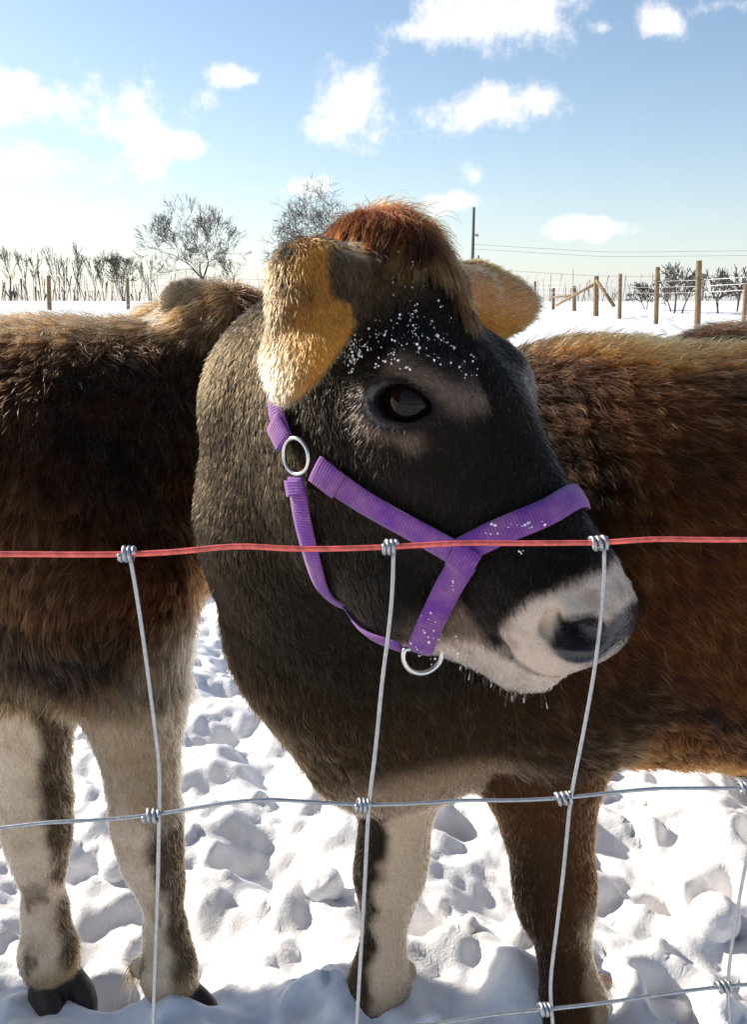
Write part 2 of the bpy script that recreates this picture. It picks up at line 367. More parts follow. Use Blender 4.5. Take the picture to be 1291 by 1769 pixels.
HS = .38                                       # head length unit
class Head:
    def __init__(s, M, t): s.M = np.asarray(M, float); s.t = np.asarray(t, float)
    def w(s, *l): return s.t + s.M@(HS*np.asarray(l, float))
    def l(s, p): return (np.asarray(p)-s.t)@s.M/HS
EYE_L = np.array([.34, .205, -.112]); EYE_R = .074; EYE_IN = .66
def build_head(F, hd, detail=True):
    """skull, cheeks, jaw, muzzle; coordinates run from poll (0) to nose (.9) in head lengths"""
    def E(c, r, k=.03, op='add', tilt=0):
        ct, st = math.cos(tilt), math.sin(tilt)
        A = hd.M@np.array([[ct, 0, -st], [0, 1, 0], [st, 0, ct]])
        F.ell(hd.w(*c), A, np.array(r)*HS, k, op)
    def K(p, q, r0, r1, k=.03, op='add'): F.cone(hd.w(*p), hd.w(*q), r0*HS, r1*HS, k, op)
    E((.13, .01, -.17), (.20, .160, .165))                          # cranium
    E((.02, 0, -.095), (.10, .10, .085), .04)                       # poll crest
    E((.31, .012, -.125), (.20, .152, .115), .03)                    # forehead
    for s in (1, -1):
        E((.315, s*(.165 if s > 0 else .138), -.085), (.085, .055, .065), .025)        # brow over the eye
        E((.37, s*(.15 if s > 0 else .13), -.17), (.10, .06, .08), .03)               # cheekbone
        E((.36, s*.085, -.36), (.24, .085, .21), .05)             # masseter
        K((.40, s*.07, -.45), (.62, s*.055, -.43), .115, .10, .05)   # back of the jaw
        K((.62, s*.055, -.44), (.85, s*.03, -.325), .10, .055, .04)   # front of the jaw
        K((.45, s*.055, -.22), (.78, s*.05, -.18), .115, .085, .04)  # upper jaw
        E((.84, s*.070, -.205), (.095, .062, .10), .03)           # upper lip
    K((.40, 0, -.13), (.76, 0, -.125), .115, .078, .04)           # nose bridge
    E((.845, .008, -.150), (.095, .108, .095), .025)                 # muzzle
    E((.890, .008, -.125), (.058, .098, .070), .02)                  # nose pad
    E((.868, 0, -.295), (.078, .072, .066), .02)                  # chin
    if detail:
        for s in (1, -1):
            # nostril: a slanting comma that opens outward
            E((.838, s*.118, -.118), (.016, .016, .046), .012, 'add', -.5)
            K((.862, s*.122, -.140), (.908, s*.100, -.088), .026, .031, .0035, 'sub')
            K((.885, s*.105, -.112), (.80, s*.055, -.125), .027, .018, .0035, 'sub')
            K((.845, s*.128, -.145), (.832, s*.130, -.118), .014, .009, .010, 'sub')
            # mouth slit
            K((.745, s*.140, -.300), (.83, s*.120, -.266), .010, .013, .010, 'sub')
            K((.83, s*.120, -.266), (.94, s*.05, -.236), .013, .014, .010, 'sub')
            # eye: lids are a ball around the eyeball, opened by an almond
            c = np.array([EYE_L[0], s*EYE_L[1]*EYE_IN, EYE_L[2]])
            E(tuple(c), (EYE_R*1.13,)*3, .022)
            out = np.array([.10, s*.95, .12]); out /= np.linalg.norm(out)
            A = hd.M@eye_axes(s)
            cw = hd.w(*c)
            def almond(g, A=A, cw=cw):
                l = (g-cw.astype(np.float32))@A.astype(np.float32)/HS
                a = np.abs(l[..., 0])/.061; w = np.clip(1-a**2, 0, 1)
                hgt = np.where(l[..., 1] > 0, .040, .033)*w**.75
                d = (np.abs(l[..., 1])-hgt)
                d = np.maximum(d, (np.abs(l[..., 0])-.061))
                d = np.maximum(d, .012-l[..., 2])
                return d*HS*.8
            F.put(almond, cw-.04, cw+.04, .006, 'sub')
def eye_axes(s):
    o = np.array([.12, s*.97, .14]); o /= np.linalg.norm(o)
    a = np.array([.70, 0, .71]); a = a-o*(a@o); a /= np.linalg.norm(a)      # towards the inner corner
    b = np.cross(o, a)
    if b[0] > 0: b = -b
    return np.stack([a, b, o], 1)

def add_ear(F, base, tip, nb, width, thick=.013):
    base, tip = np.asarray(base, float), np.asarray(tip, float); A = frame(tip-base, nb); Ln = np.linalg.norm(tip-base)
    c = base+(tip-base)*.54
    F.cone(base-(tip-base)*.02, base+(tip-base)*.3, .030, .024, .02)
    F.ell(c, A, (Ln*.58, width*.5, thick), .012, 'add', bend=5.0, taper=.55)
    F.ell(c+A[:, 2]*(-.010), A, (Ln*.46, width*.36, thick*.75), .008, 'sub', bend=5.0, taper=.55)
    return dict(base=base, tip=tip, A=A, L=Ln, W=width)

def leg(F, pts, k=.03): F.chain(pts, k)
def hoof(F, x, y, z, fx, fy):
    f = np.array([fx, fy, 0.0]); f /= np.linalg.norm(f); s = np.array([-f[1], f[0], 0])
    for q in (1, -1):
        c = np.array([x, y, z])+s*q*.021+f*.022
        F.ell(c, np.stack([f, s, [0, 0, 1]], 1), (.052, .021, .032), .008)
        F.ell(np.array([x, y, z+.055])-f*.042+s*q*.022, np.eye(3), (.014, .011, .016), .006)

# --- calf one: the one with the halter, its head swung back along its own flank
HD1 = Head([[.508, -.6186, .5994], [-.4018, -.7857, -.4703], [-.7619, .0019, .6477]], [.0264, .733, 1.0141])
LEG_A = [(.04, 1.03, .50, .10), (.035, 1.02, .39, .062), (.025, 1.008, .25, .041), (.02, 1.005, .215, .037), (.018, 1.012, .17, .027), (.012, 1.005, .11, .025), (.008, 1.0, .06, .036), (.005, .99, .03, .034)]
LEG_B = [(.20, .98, .56, .13), (.205, .97, .42, .075), (.232, .972, .24, .046), (.236, .972, .20, .041), (.248, .982, .155, .030), (.255, .98, .11, .028), (.265, .965, .06, .037), (.266, .955, .03, .034)]
def build_calf_one(h=.0036):
    F = Field((-.30, .50, -.02), (1.62, 1.48, 1.09), h)
    hd = HD1
    # neck: from the back of the skull round to the shoulders
    occ = hd.w(.10, 0, -.20)
    F.chain([(*occ, .078), (-.056, .870, .855, .104), (-.062, .955, .73, .126), (.03, 1.03, .61, .185)], .05)
    F.chain([(*hd.w(.30, 0, -.34), .085), (-.05, .86, .74, .105), (-.02, .97, .60, .15)], .05)
    F.cone((.03, 1.03, .60), (.06, 1.02, .52), .185, .165, .05)
    F.cone((-.025, .985, .55), (.0, 1.0, .425), .10, .085, .06)      # brisket
    F.cone((.03, 1.03, .62), (.27, 1.08, .66), .19, .225, .06)
    F.cone((.20, 1.10, .74), (.42, 1.11, .72), .155, .165, .06)      # withers
    F.cone((.30, 1.10, .63), (.98, 1.12, .615), .255, .285, .06)     # barrel
    F.cone((.95, 1.12, .66), (1.24, 1.12, .70), .24, .20, .06)       # hips
    F.ell((.22, .93, .60), np.eye(3), (.12, .09, .17), .05)          # near shoulder blade
    leg(F, LEG_A); leg(F, LEG_B)
    hoof(F, .0, 1.0, .012, -.6, -.6); hoof(F, .262, .965, .012, -.3, -.8)
    for y in (.98, 1.26):
        leg(F, [(1.16, y+.02*(1 if y < 1.1 else -1), .60, .17), (1.10, y, .46, .10), (1.24, y, .30, .055), (1.22, y, .12, .036), (1.20, y, .05, .04)])
        hoof(F, 1.18, y, .012, -1, 0)
    F.chain([(1.40, 1.12, .82, .035), (1.46, 1.12, .70, .025), (1.46, 1.12, .40, .020), (1.45, 1.12, .28, .035)], .03)
    build_head(F, hd)
    v0, q0 = F.mesh(); bvh = BVHTree.FromPolygons([Vector(p) for p in v0], [tuple(int(i) for i in f) for f in q0])
    e1 = add_ear(F, at(535, 490, .675), at(500, 674, .605), (-.50, -.80, .34), .080, .010)
    F.cone(hd.w(.10, .12, -.11), at(548, 500, .675), .030, .024, .03)
    e2 = add_ear(F, hd.w(.09, -.165, -.085), at(915, 523, .83), (.35, -.85, .38), .080)
    v, q = F.mesh()
    return v, q, bvh, (e1, e2)

# --- calf two: stands the other way, its head hidden behind calf one
_y2, _p2 = math.radians(-28), math.radians(34)
_d = np.array([math.cos(_y2)*math.cos(_p2), -math.sin(_y2)*math.cos(_p2), -math.sin(_p2)]); _r = np.array([-math.sin(_y2), -math.cos(_y2), 0])
_r = np.array([math.sin(-_y2), -math.cos(_y2), 0])
HD2 = Head(np.stack([_d, _r, np.cross(_r, _d)], 1), at(405, 512, 1.30))
LEG_D = [(-.345, 1.07, .62, .12), (-.315, 1.055, .45, .060), (-.302, 1.028, .285, .040), (-.297, 1.023, .235, .034), (-.290, 1.03, .19, .025), (-.286, 1.025, .12, .023), (-.282, 1.015, .07, .032), (-.276, 1.01, .03, .031)]
LEG_C = [(-.47, 1.14, .60, .11), (-.468, 1.09, .44, .058), (-.462, 1.056, .29, .041), (-.460, 1.052, .245, .036), (-.464, 1.06, .20, .027), (-.462, 1.055, .13, .025), (-.458, 1.045, .07, .034), (-.452, 1.04, .03, .032)]
def build_calf_two(h=.006):
    F = Field((-1.85, .90, -.02), (.25, 1.75, 1.12), h)
    hd = HD2
    occ = hd.w(.10, 0, -.18)
    F.chain([(*occ, .085), (-.25, 1.29, .85, .115), (-.34, 1.23, .74, .155), (-.44, 1.22, .69, .21)], .05)
    F.cone((-.40, 1.17, .66), (-.42, 1.15, .56), .165, .135, .05)
    F.cone((-.44, 1.22, .70), (-1.25, 1.25, .68), .235, .27, .05)
    F.cone((-1.2, 1.25, .72), (-1.52, 1.25, .73), .23, .19, .05)
    F.ell((-.38, 1.05, .62), np.eye(3), (.11, .08, .17), .05)
    leg(F, LEG_C); leg(F, LEG_D)
    hoof(F, -.45, 1.04, .012, .5, -.6); hoof(F, -.278, 1.01, .012, .6, -.5)
    for y in (1.12, 1.38):
        leg(F, [(-1.46, y, .62, .16), (-1.40, y, .48, .10), (-1.54, y, .32, .055), (-1.52, y, .12, .036), (-1.50, y, .05, .04)])
        hoof(F, -1.48, y, .012, 1, 0)
    F.chain([(-1.70, 1.25, .84, .035), (-1.76, 1.25, .70, .025), (-1.76, 1.25, .38, .022)], .03)
    build_head(F, hd, False)
    e1 = add_ear(F, at(352, 545, 1.27), at(285, 507, 1.24), (-.1, -.9, .4), .085)
    e2 = add_ear(F, hd.w(.09, -.165, -.085), hd.w(.05, -.44, -.08), (.6, .3, .6), .085)
    v, q = F.mesh(); return v, q, (e1, e2)

def lerp(a, b, t): return a+(np.asarray(b)-a)*t[:, None]
def C(*c): return np.array(c, float)
def blob(p, c, r): return 1-sstep(.55, 1.0, np.linalg.norm((p-np.asarray(c))/np.asarray(r), axis=1))
def leg_axis_x(z, L):
    zz = np.array([a[2] for a in L])[::-1]; xx = np.array([a[0] for a in L])[::-1]; return np.interp(z, zz, xx)
def near_leg(p, L, m=.02):
    zz = np.array([a[2] for a in L])[::-1]
    x = np.interp(p[:, 2], zz, np.array([a[0] for a in L])[::-1]); y = np.interp(p[:, 2], zz, np.array([a[1] for a in L])[::-1]); r = np.interp(p[:, 2], zz, np.array([a[3] for a in L])[::-1])
    d = np.hypot(p[:, 0]-x, p[:, 1]-y); return (d < r+m) & (p[:, 2] < L[1][2]+.02), p[:, 0]-x, d
def ear_uv(p, e):
    l = (p-e['base'])@e['A']; return l[:, 0]/e['L'], l[:, 1]/(e['W']*.5), l[:, 2]
def in_ear(p, e):
    a, b, c = ear_uv(p, e); return (a > -.20) & (a < 1.18) & (np.abs(b) < np.where(a < .3, .72, 1.15)) & (np.abs(c) < np.where(a < .25, .032, .026))

def coat_one(p):
    """colour, hair length, flow direction, lift, bare-skin flag for calf one"""
    n = len(p); lp = HD1.l(p); f1 = fbm(p, 9, 3); f2 = fbm(p, 30, 4); f3 = fbm(p, 4, 6)
    col = np.tile(C(.074, .023, .005), (n, 1))
    col = lerp(col, C(.013, .007, .004), sstep(.50, .64, f1*.6+f3*.4))
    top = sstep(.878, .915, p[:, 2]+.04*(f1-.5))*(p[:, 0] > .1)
    col = lerp(col, C(.36, .125, .025), top)  # golden topline hair, raised to put the sun's rim light into the colour
    # dark neck and chest
    nk = 1-sstep(.10, .30, p[:, 0]+.25*(f1-.5)); nk = nk*sstep(.30, .40, p[:, 2])
    col = lerp(col, C(.0135, .0085, .004), nk)
    chest = sstep(.62, .48, p[:, 2])*(p[:, 0] < .3); col = lerp(col, C(.048, .026, .011), chest*.8)
    und = blob(p, (.10, .93, .375), (.17, .25, .12)); col = lerp(col, C(.42, .27, .16), und*.9)
    length = np.full(n, .026); length += .018*top
    length = np.where(p[:, 0] < .15, np.where(p[:, 2] > .62, .011, .017), length)
    lift = np.full(n, .30)+.2*top
    flow = np.tile(C(.75, 0, -.75), (n, 1)); f4 = fbm(p, 16, 55); flow[:, 0] += 1.8*(f1-.5); flow[:, 2] += 1.2*(f3-.5)+2.0*(f4-.5)
    flow = np.where((p[:, 0] < .15)[:, None], C(.25, -.1, -1), flow)
    bel = (p[:, 2] < .40) & (p[:, 0] > .30); length = np.where(bel, .034, length)
    # legs
    for L, kind in ((LEG_A, 0), (LEG_B, 1)):
        m, dx, d = near_leg(p, L); m = m.astype(float)
        tan = C(.82, .58, .38); mud = C(.035, .022, .012)
        if kind == 0:
            c = lerp(np.tile(tan, (n, 1)), mud, 1-sstep(-.022, -.004, dx+.03*(f2-.5)))
            c = lerp(c, C(.16, .09, .045), sstep(.10, .04, p[:, 2])*.7)
        else:
            br = np.tile(C(.075, .032, .011), (n, 1)); br = lerp(br, C(.03, .018, .010), sstep(.02, -.04, dx+.05*(f1-.5))*sstep(.36, .26, p[:, 2]))
            c = lerp(br, C(.42, .27, .15), sstep(.012, .030, dx+.02*(f2-.5))*sstep(.26, .16, p[:, 2]))
        col = lerp(col, C(0, 0, 0), m*0); col = col*(1-m[:, None])+c*m[:, None]
        length = np.where(m > 0, .010, length); flow = np.where((m > 0)[:, None], C(.1, 0, -1), flow)
    # head
    hm = (lp[:, 0] > .0) & (np.abs(lp[:, 1]) < .30) & (lp[:, 2] > -.60) & (p[:, 1] < .86) & (lp[:, 0] < 1.05)
    hw = sstep(.0, .14, lp[:, 0])*hm
    hc = np.tile(C(.013, .0095, .007), (n, 1))
    hc = lerp(hc, C(.018, .012, .006), sstep(-.22, -.40, lp[:, 2])*sstep(.62, .35, lp[:, 0]))
    eye = np.stack([np.full(n, EYE_L[0]+.02), np.full(n, EYE_L[1]), np.full(n, EYE_L[2])], 1)
    q = lp.copy(); q[:, 1] = np.abs(q[:, 1]); de = np.linalg.norm((q-eye)/np.array([.135, .16, .105]), axis=1)
    def seg(a0, b0, r):
        a0, b0 = np.array(a0), np.array(b0); d = b0-a0; x = q[:, [0, 2]]-a0; tt = np.clip((x@d)/(d@d), 0, 1)
        return (1-sstep(.15, 1.35, (np.linalg.norm(x-tt[:, None]*d, axis=1)+.05*(f2-.5))/r))*(q[:, 1] > .08)
    ring = np.maximum(seg((.285, -.062), (.405, -.016), .034), seg((.33, -.190), (.41, -.13), .032)*.8)
    hc = lerp(hc, C(.17, .115, .085), ring*(.65+.5*fbm(p, 90, 47)))
    ql = (q-eye+np.array([.02, 0, 0]))@np.stack([[.70, 0, .71], [0, 1, 0], [-.71, 0, .70]], 1); de2 = np.linalg.norm(ql/np.array([.098, .14, .062]), axis=1)
    hc = lerp(hc, C(.022, .017, .017), 1-sstep(.82, 1.0, de2))
    # pale band round the muzzle
    edge = np.interp(-lp[:, 2], [-.05, .0, .13, .24, .285, .33, .45], [.83, .81, .785, .815, .825, .77, .70])
    mz = 1-(lp[:, 0]-edge)/.1
    pale = sstep(-.012, .022, lp[:, 0]-edge+.07*(f2-.5))
    hc = lerp(hc, C(.72, .56, .44), pale)
    mot = fbm(p, 70, 41); hc = lerp(hc, C(.42, .30, .23), pale*sstep(.45, .7, mot)*.8)
    grey = sstep(.87, .93, lp[:, 0])*sstep(-.20, -.14, lp[:, 2])*.5; hc = lerp(hc, C(.40, .34, .31), grey*pale)
    lipd = sstep(-.285, -.31, lp[:, 2])*sstep(.66, .74, lp[:, 0])*(1-pale); hc = lerp(hc, C(.30, .21, .15), lipd*.7)
    mo = np.minimum(*[np.linalg.norm(np.stack([q[:, 0], q[:, 2]], 1)-(np.array(a0)+np.clip(((np.stack([q[:, 0], q[:, 2]], 1)-np.array(a0))@(np.array(b0)-np.array(a0)))/((np.array(b0)-np.array(a0))@(np.array(b0)-np.array(a0))), 0, 1)[:, None]*(np.array(b0)-np.array(a0))), axis=1) for a0, b0 in (((.745, -.300), (.83, -.266)), ((.83, -.266), (.94, -.236)))])
    hc = lerp(hc, C(.05, .035, .03), (1-sstep(.004, .012, mo))*.55)  # mouth groove darkened: shade of the crease put into the colour
    # nose leather
    bare = nose_skin(lp)
    hc = lerp(hc, C(.034, .028, .030), bare)
    qn = lp.copy(); qn[:, 1] = np.abs(qn[:, 1])
    inn = 1-sstep(.7, 1.0, np.linalg.norm((qn-np.array([.885, .102, -.112]))@np.stack([[.78, 0, .62], [0, 1, 0], [-.62, 0, .78]], 1)/np.array([.052, .034, .030]), axis=1)); hc = lerp(hc, C(.006, .004, .004), inn)  # nostril hollow painted near-black, its shade put into the colour
    col = col*(1-hw[:, None])+hc*hw[:, None]
    hl = np.where(lp[:, 2] < -.25, .011, .008); hl = np.where(mz < 1.0, .0055, hl); hl = np.where((mz < 1.0) & (lp[:, 2] < -.26), .010, hl)
    length = length*(1-hw)+hl*hw
    lift = lift*(1-hw)+.28*hw
    hf = np.tile(HD1.M@C(.9, 0, -.25), (n, 1)) + (HD1.M@C(0, 1, 0))[None, :]*(np.sign(lp[:, 1])*.45)[:, None]
    around = (HD1.M@np.stack([lp[:, 0]-EYE_L[0], np.zeros(n), lp[:, 2]-EYE_L[2]], 0)).T
    hf = np.where((de < 1.2)[:, None], hf*.4+around*6, hf)
    flow = flow*(1-hw[:, None])+hf*hw[:, None]
    bare = np.maximum(bare, (de2 < .70)*1.0*(hw > .5))
    fz = sstep(.20, .06, lp[:, 0])*sstep(.04, .09, lp[:, 1])*hm*(lp[:, 2] > -.35)
    col = lerp(col, C(.16, .10, .05), fz*.85); length = length+.007*fz
    # ears
    for e, k in zip(EARS1, (0, 1)):
        m = in_ear(p, e) & ((lp[:, 0] < .30)); a, b, c = ear_uv(p, e); m = m*1.0
        if k == 0:
            ec = np.tile(C(.085, .052, .024), (n, 1)); ec = lerp(ec, C(.52, .22, .042), sstep(-.45, .8, b*EAR_SIGN+1.0*(f2-.5)+.35*(a-.5)))
            ec = lerp(ec, C(.48, .34, .19), sstep(.5, 1.0, a+.4*(f2-.5))*sstep(.6, -.4, b*EAR_SIGN))
        else:
            ec = np.tile(C(.46, .20, .045), (n, 1)); ec = lerp(ec, C(.52, .27, .14), (1-sstep(.2, .7, np.abs(b)))*.5)
        col = col*(1-m[:, None])+ec*m[:, None]
        length = np.where(m > 0, .0105, length); lift = np.where(m > 0, .28, lift)
        ef = np.tile(e['A'][:, 0], (n, 1)) + e['A'][:, 1][None, :]*(b*.7)[:, None]
        flow = np.where((m > 0)[:, None], ef, flow); bare = np.where(m > 0, 0, bare)
    hoofm = (p[:, 2] < .047); col = np.where(hoofm[:, None], C(.06, .042, .03), col); bare = np.where(hoofm, .45, bare)
    return col, length, flow, lift, bare
def nose_skin(lp):
    d = np.linalg.norm((lp-np.array([.945, 0, -.098]))/np.array([.086, .118, .082]), axis=1)
    q = lp.copy(); q[:, 1] = np.abs(q[:, 1])
    dn = np.linalg.norm((q-np.array([.895, .105, -.114]))/np.array([.064, .070, .060]), axis=1)
    return np.maximum(1-sstep(.88, 1.0, d), 1-sstep(.82, 1.0, dn))

def coat_two(p):
    n = len(p); lp = HD2.l(p); f1 = fbm(p, 9, 13); f2 = fbm(p, 30, 14); f3 = fbm(p, 4, 16)
    col = np.tile(C(.060, .023, .0075), (n, 1)); col = lerp(col, C(.014, .008, .005), sstep(.50, .66, f1*.5+f3*.5)); col = lerp(col, C(.018, .010, .006), sstep(.74, .86, p[:, 2])*.5)
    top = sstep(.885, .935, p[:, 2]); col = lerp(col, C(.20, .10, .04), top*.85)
    low = sstep(.56, .47, p[:, 2]+.12*(f1-.5)); col = lerp(col, C(.20, .115, .05), low*.75)
    inner = blob(p, (-.26, 1.10, .47), (.13, .2, .14)); col = lerp(col, C(.38, .26, .16), inner*.9)
    length = np.where(p[:, 2] < .60, .045, .034); length = length + .008*top
    flow = np.tile(C(-.30, 0, -1), (n, 1)); f4 = fbm(p, 16, 56); flow[:, 0] += 2.0*(f1-.5)+2.2*(f4-.5); lift = np.full(n, .30)
    for L, kind in ((LEG_C, 0), (LEG_D, 1)):
        m, dx, d = near_leg(p, L); m = m*1.0
        cream = np.tile(C(.86, .64, .44), (n, 1)); cream = lerp(cream, C(.56, .38, .23), sstep(.45, .7, f2)*.6)
        edge = sstep(.020, .034, dx+.02*(f2-.5)) if kind == 0 else sstep(.004, .02, dx+.03*(f2-.5))*sstep(.34, .28, p[:, 2])
        c = lerp(cream, C(.07, .042, .02), edge*.95); c = lerp(c, C(.55, .36, .19), sstep(.09, .05, p[:, 2]))
        c = lerp(c, C(.09, .055, .03), sstep(.60, .72, fbm(p*np.array([1, 1, .6]), 38, 90+kind))*sstep(.30, .1, p[:, 2])*.8)
        if kind == 1: c = lerp(c, C(.30, .19, .10), sstep(.28, .36, p[:, 2])*.7)
        col = col*(1-m[:, None])+c*m[:, None]
        length = np.where(m > 0, np.where(p[:, 2] > .3, .018, .011), length); flow = np.where((m > 0)[:, None], C(.1, 0, -1), flow)
    hm = (lp[:, 0] > -.02) & (p[:, 0] > -.30) & (p[:, 2] > .6); hc = np.tile(C(.07, .022, .007), (n, 1))
    col = np.where(hm[:, None], hc, col); length = np.where(hm, .034, length)
    for e in EARS2:
        m = in_ear(p, e)*1.0; a, b, c = ear_uv(p, e)
        ec = lerp(np.tile(C(.30, .19, .09), (n, 1)), C(.62, .48, .31), sstep(.8, 1.1, np.maximum(np.abs(b), a)))
        col = col*(1-m[:, None])+ec*m[:, None]; length = np.where(m > 0, .013, length); flow = np.where((m > 0)[:, None], e['A'][:, 0], flow)
    bare = (p[:, 2] < .047)*.45; col = np.where((bare > 0)[:, None], C(.06, .042, .03), col)
    return col, length, flow, lift, bare

def set_attr(me, name, typ, dom, data):
    a = me.attributes.new(name, typ, dom)
    a.data.foreach_set('color' if 'COLOR' in typ else ('vector' if typ == 'FLOAT_VECTOR' else 'value'), np.ascontiguousarray(data, dtype=np.float32).ravel())
def paint(o, v, coat):
    col, ln, fl, li, bare = coat(v)
    set_attr(o.data, 'col', 'FLOAT_COLOR', 'POINT', np.concatenate([col*.85, np.ones((len(v), 1))], 1))
    set_attr(o.data, 'wet', 'FLOAT', 'POINT', bare)

def curves_obj(name, P, rad, col, mat, parent):
    """P: (strands, points, 3) in world space"""
    n, k, _ = P.shape
    hc = bpy.data.hair_curves.new(name); hc.add_curves([k]*n)
    hc.points.foreach_set('position', np.ascontiguousarray(P, dtype=np.float32).ravel())
    a = hc.attributes.get('radius') or hc.attributes.new('radius', 'FLOAT', 'POINT'); a.data.foreach_set('value', np.ascontiguousarray(rad, dtype=np.float32).ravel())
    set_attr(hc, 'col', 'FLOAT_COLOR', 'CURVE', np.concatenate([np.clip(col, .002, .95), np.ones((n, 1))], 1))
    hc.materials.append(mat)
    o = bpy.data.objects.new(name, hc); COL.objects.link(o); o.parent = parent; o.matrix_parent_inverse = Matrix.Translation(-Vector(parent.location)); o['kind'] = 'stuff'
    return o
def sample(v, q, n, weight, R):
    t = np.concatenate([q[:, [0, 1, 2]], q[:, [0, 2, 3]]]); c = v[t]; ar = np.linalg.norm(np.cross(c[:, 1]-c[:, 0], c[:, 2]-c[:, 0]), axis=1)*.5
    w = ar*weight(c.mean(1)); cs = np.cumsum(w); i = np.searchsorted(cs, R.random(n)*cs[-1]); i = np.minimum(i, len(t)-1)
    a, b = R.random(n), R.random(n); f = a+b > 1; a[f], b[f] = 1-a[f], 1-b[f]
    tri = t[i]; bc = np.stack([1-a-b, a, b], 1)
    return (v[tri]*bc[..., None]).sum(1), tri, bc
def clump(P, root, size, amount, R, seed):
    wob = np.stack([vnoise(root, 1/size*.7, seed+k) for k in range(3)], 1)*size
    ij = np.floor((root+wob)/size).astype(np.int64); key = (ij[:, 0]*73856093) ^ (ij[:, 1]*19349663) ^ (ij[:, 2]*83492791)
    _, inv = np.unique(key, return_inverse=True); cnt = np.bincount(inv)
    k = P.shape[1]
    for j in range(1, k):
        mean = np.stack([np.bincount(inv, P[:, j, d])/cnt for d in range(3)], 1)[inv]
        a = amount*(j/(k-1))**1.2
        P[:, j] += (mean-P[:, j])*(a[:, None] if isinstance(a, np.ndarray) else a)
    return inv
def make_fur(parent, v, q, N, coat, n, weight, seed, rscale=1.0):
    R = np.random.default_rng(seed); p, tri, bc = sample(v, q, n, weight, R)
    nn = (N[tri]*bc[..., None]).sum(1); nn /= np.linalg.norm(nn, axis=1)[:, None]+1e-9
    col, ln, fl, li, bare = coat(p)
    keep = bare < .4; p, nn, col, ln, fl, li = p[keep], nn[keep], col[keep], ln[keep], fl[keep], li[keep]; n = len(p)
    fl = fl/(np.linalg.norm(fl, axis=1)[:, None]+1e-9)+.35*R.normal(size=(n, 3))*.6
    t = fl-nn*(fl*nn).sum(1)[:, None]; t /= np.linalg.norm(t, axis=1)[:, None]+1e-9
    ln = ln*R.uniform(.6, 1.25, n)*(.75+.5*fbm(p, 14, seed))
    s = np.linspace(0, 1, 4)
    P = p[:, None, :]-nn[:, None, :]*.0008 + ln[:, None, None]*(nn[:, None, :]*(li[:, None]*s*(1.5-.8*s))[..., None] + t[:, None, :]*(s*(1-.35*li[:, None]))[..., None])
    curl = R.normal(size=(n, 3))*(.16+.14*(ln > .018))[:, None]; P += ln[:, None, None]*curl[:, None, :]*(s**2)[None, :, None]
    big = ln > .018
    if big.any():
        Pb = P[big]; iv = clump(Pb, p[big], .024, .66, R, seed+3); P[big] = Pb; col[big] *= np.random.default_rng(seed).uniform(.45, 1.6, iv.max()+1)[iv][:, None]
    if (~big).any():
        Ps = P[~big]; clump(Ps, p[~big], .005, .45, R, seed+5); P[~big] = Ps
    col = col*(R.uniform(.5, 1.5, n)*(.55+.9*vnoise(p, 120, seed+8))*np.where(R.random(n) < .16, 3.8, .8))[:, None]
    r0 = np.clip(.00020+ln*.006, .00020, .00042)*rscale; rad = r0[:, None]*np.array([1, .9, .65, .12])[None, :]
    return curves_obj('fur', P, rad, col, M_HAIR, parent)

V1, Q1, BVH1, EARS1 = build_calf_one()
# which side of the ear's width axis points to the right-hand rim
EAR_SIGN = 1.0 if EARS1[0]['A'][0, 1] > 0 else -1.0
N1 = vnormals(V1, Q1)
calf1 = empty('calf', (.3, 1.05, 0)); tag(calf1, 'dark brown calf wearing a purple halter, head turned back over its flank', 'calf', 'calves in the snow')
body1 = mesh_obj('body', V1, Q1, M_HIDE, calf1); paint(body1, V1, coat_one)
def w_one(c):
    hd = np.linalg.norm(c-HD1.w(.45, .05, -.2), axis=1) < .30
    back = (c[:, 1] > 1.16) | (c[:, 0] > 1.0)
    return np.where(hd, 3.2, np.where(back, .30, 1.0))*np.where(c[:, 2] < .03, .1, 1)
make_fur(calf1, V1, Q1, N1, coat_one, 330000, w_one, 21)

V2, Q2, EARS2 = build_calf_two(); N2 = vnormals(V2, Q2)
calf2 = empty('calf', (-.8, 1.2, 0)); tag(calf2, 'shaggy dark brown calf with cream legs, head hidden behind the haltered calf', 'calf', 'calves in the snow')
body2 = mesh_obj('body', V2, Q2, M_HIDE, calf2); paint(body2, V2, coat_two)
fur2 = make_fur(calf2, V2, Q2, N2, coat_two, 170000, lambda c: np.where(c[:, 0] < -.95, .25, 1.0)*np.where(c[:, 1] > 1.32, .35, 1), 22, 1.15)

# third calf: only the back shows beyond the first one
calf3 = empty('calf', (1.45, 1.75, 0)); tag(calf3, 'tan backed calf standing beyond the haltered calf, only its back showing', 'calf', 'calves in the snow')
for ch in (body2, fur2):
    c = ch.copy(); COL.objects.link(c); c.parent = calf3; c.matrix_parent_inverse = Matrix.Translation(-Vector(calf2.location))

# eyes
def make_eye(s):
    c = HD1.w(EYE_L[0], s*EYE_L[1]*EYE_IN, EYE_L[2]); A = HD1.M@eye_axes(s); r = EYE_R*HS*1.02
    bm = bmesh.new(); bmesh.ops.create_uvsphere(bm, u_segments=40, v_segments=28, radius=r)
    M = Matrix([[*A[0], c[0]], [*A[1], c[1]], [*A[2], c[2]], [0, 0, 0, 1]])
    for vv in bm.verts:
        k = vv.co.z/r
        if k > .75: vv.co.z += r*.10*((k-.75)/.25)       # the cornea bulges a little
    bm.transform(M)
    me = bpy.data.meshes.new('eye'); bm.to_mesh(me); bm.free(); me.polygons.foreach_set('use_smooth', np.ones(len(me.polygons), bool)); me.materials.append(M_EYE)
    o = bpy.data.objects.new('eye', me); COL.objects.link(o); o.parent = calf1; o.matrix_parent_inverse = Matrix.Translation(-Vector(calf1.location))
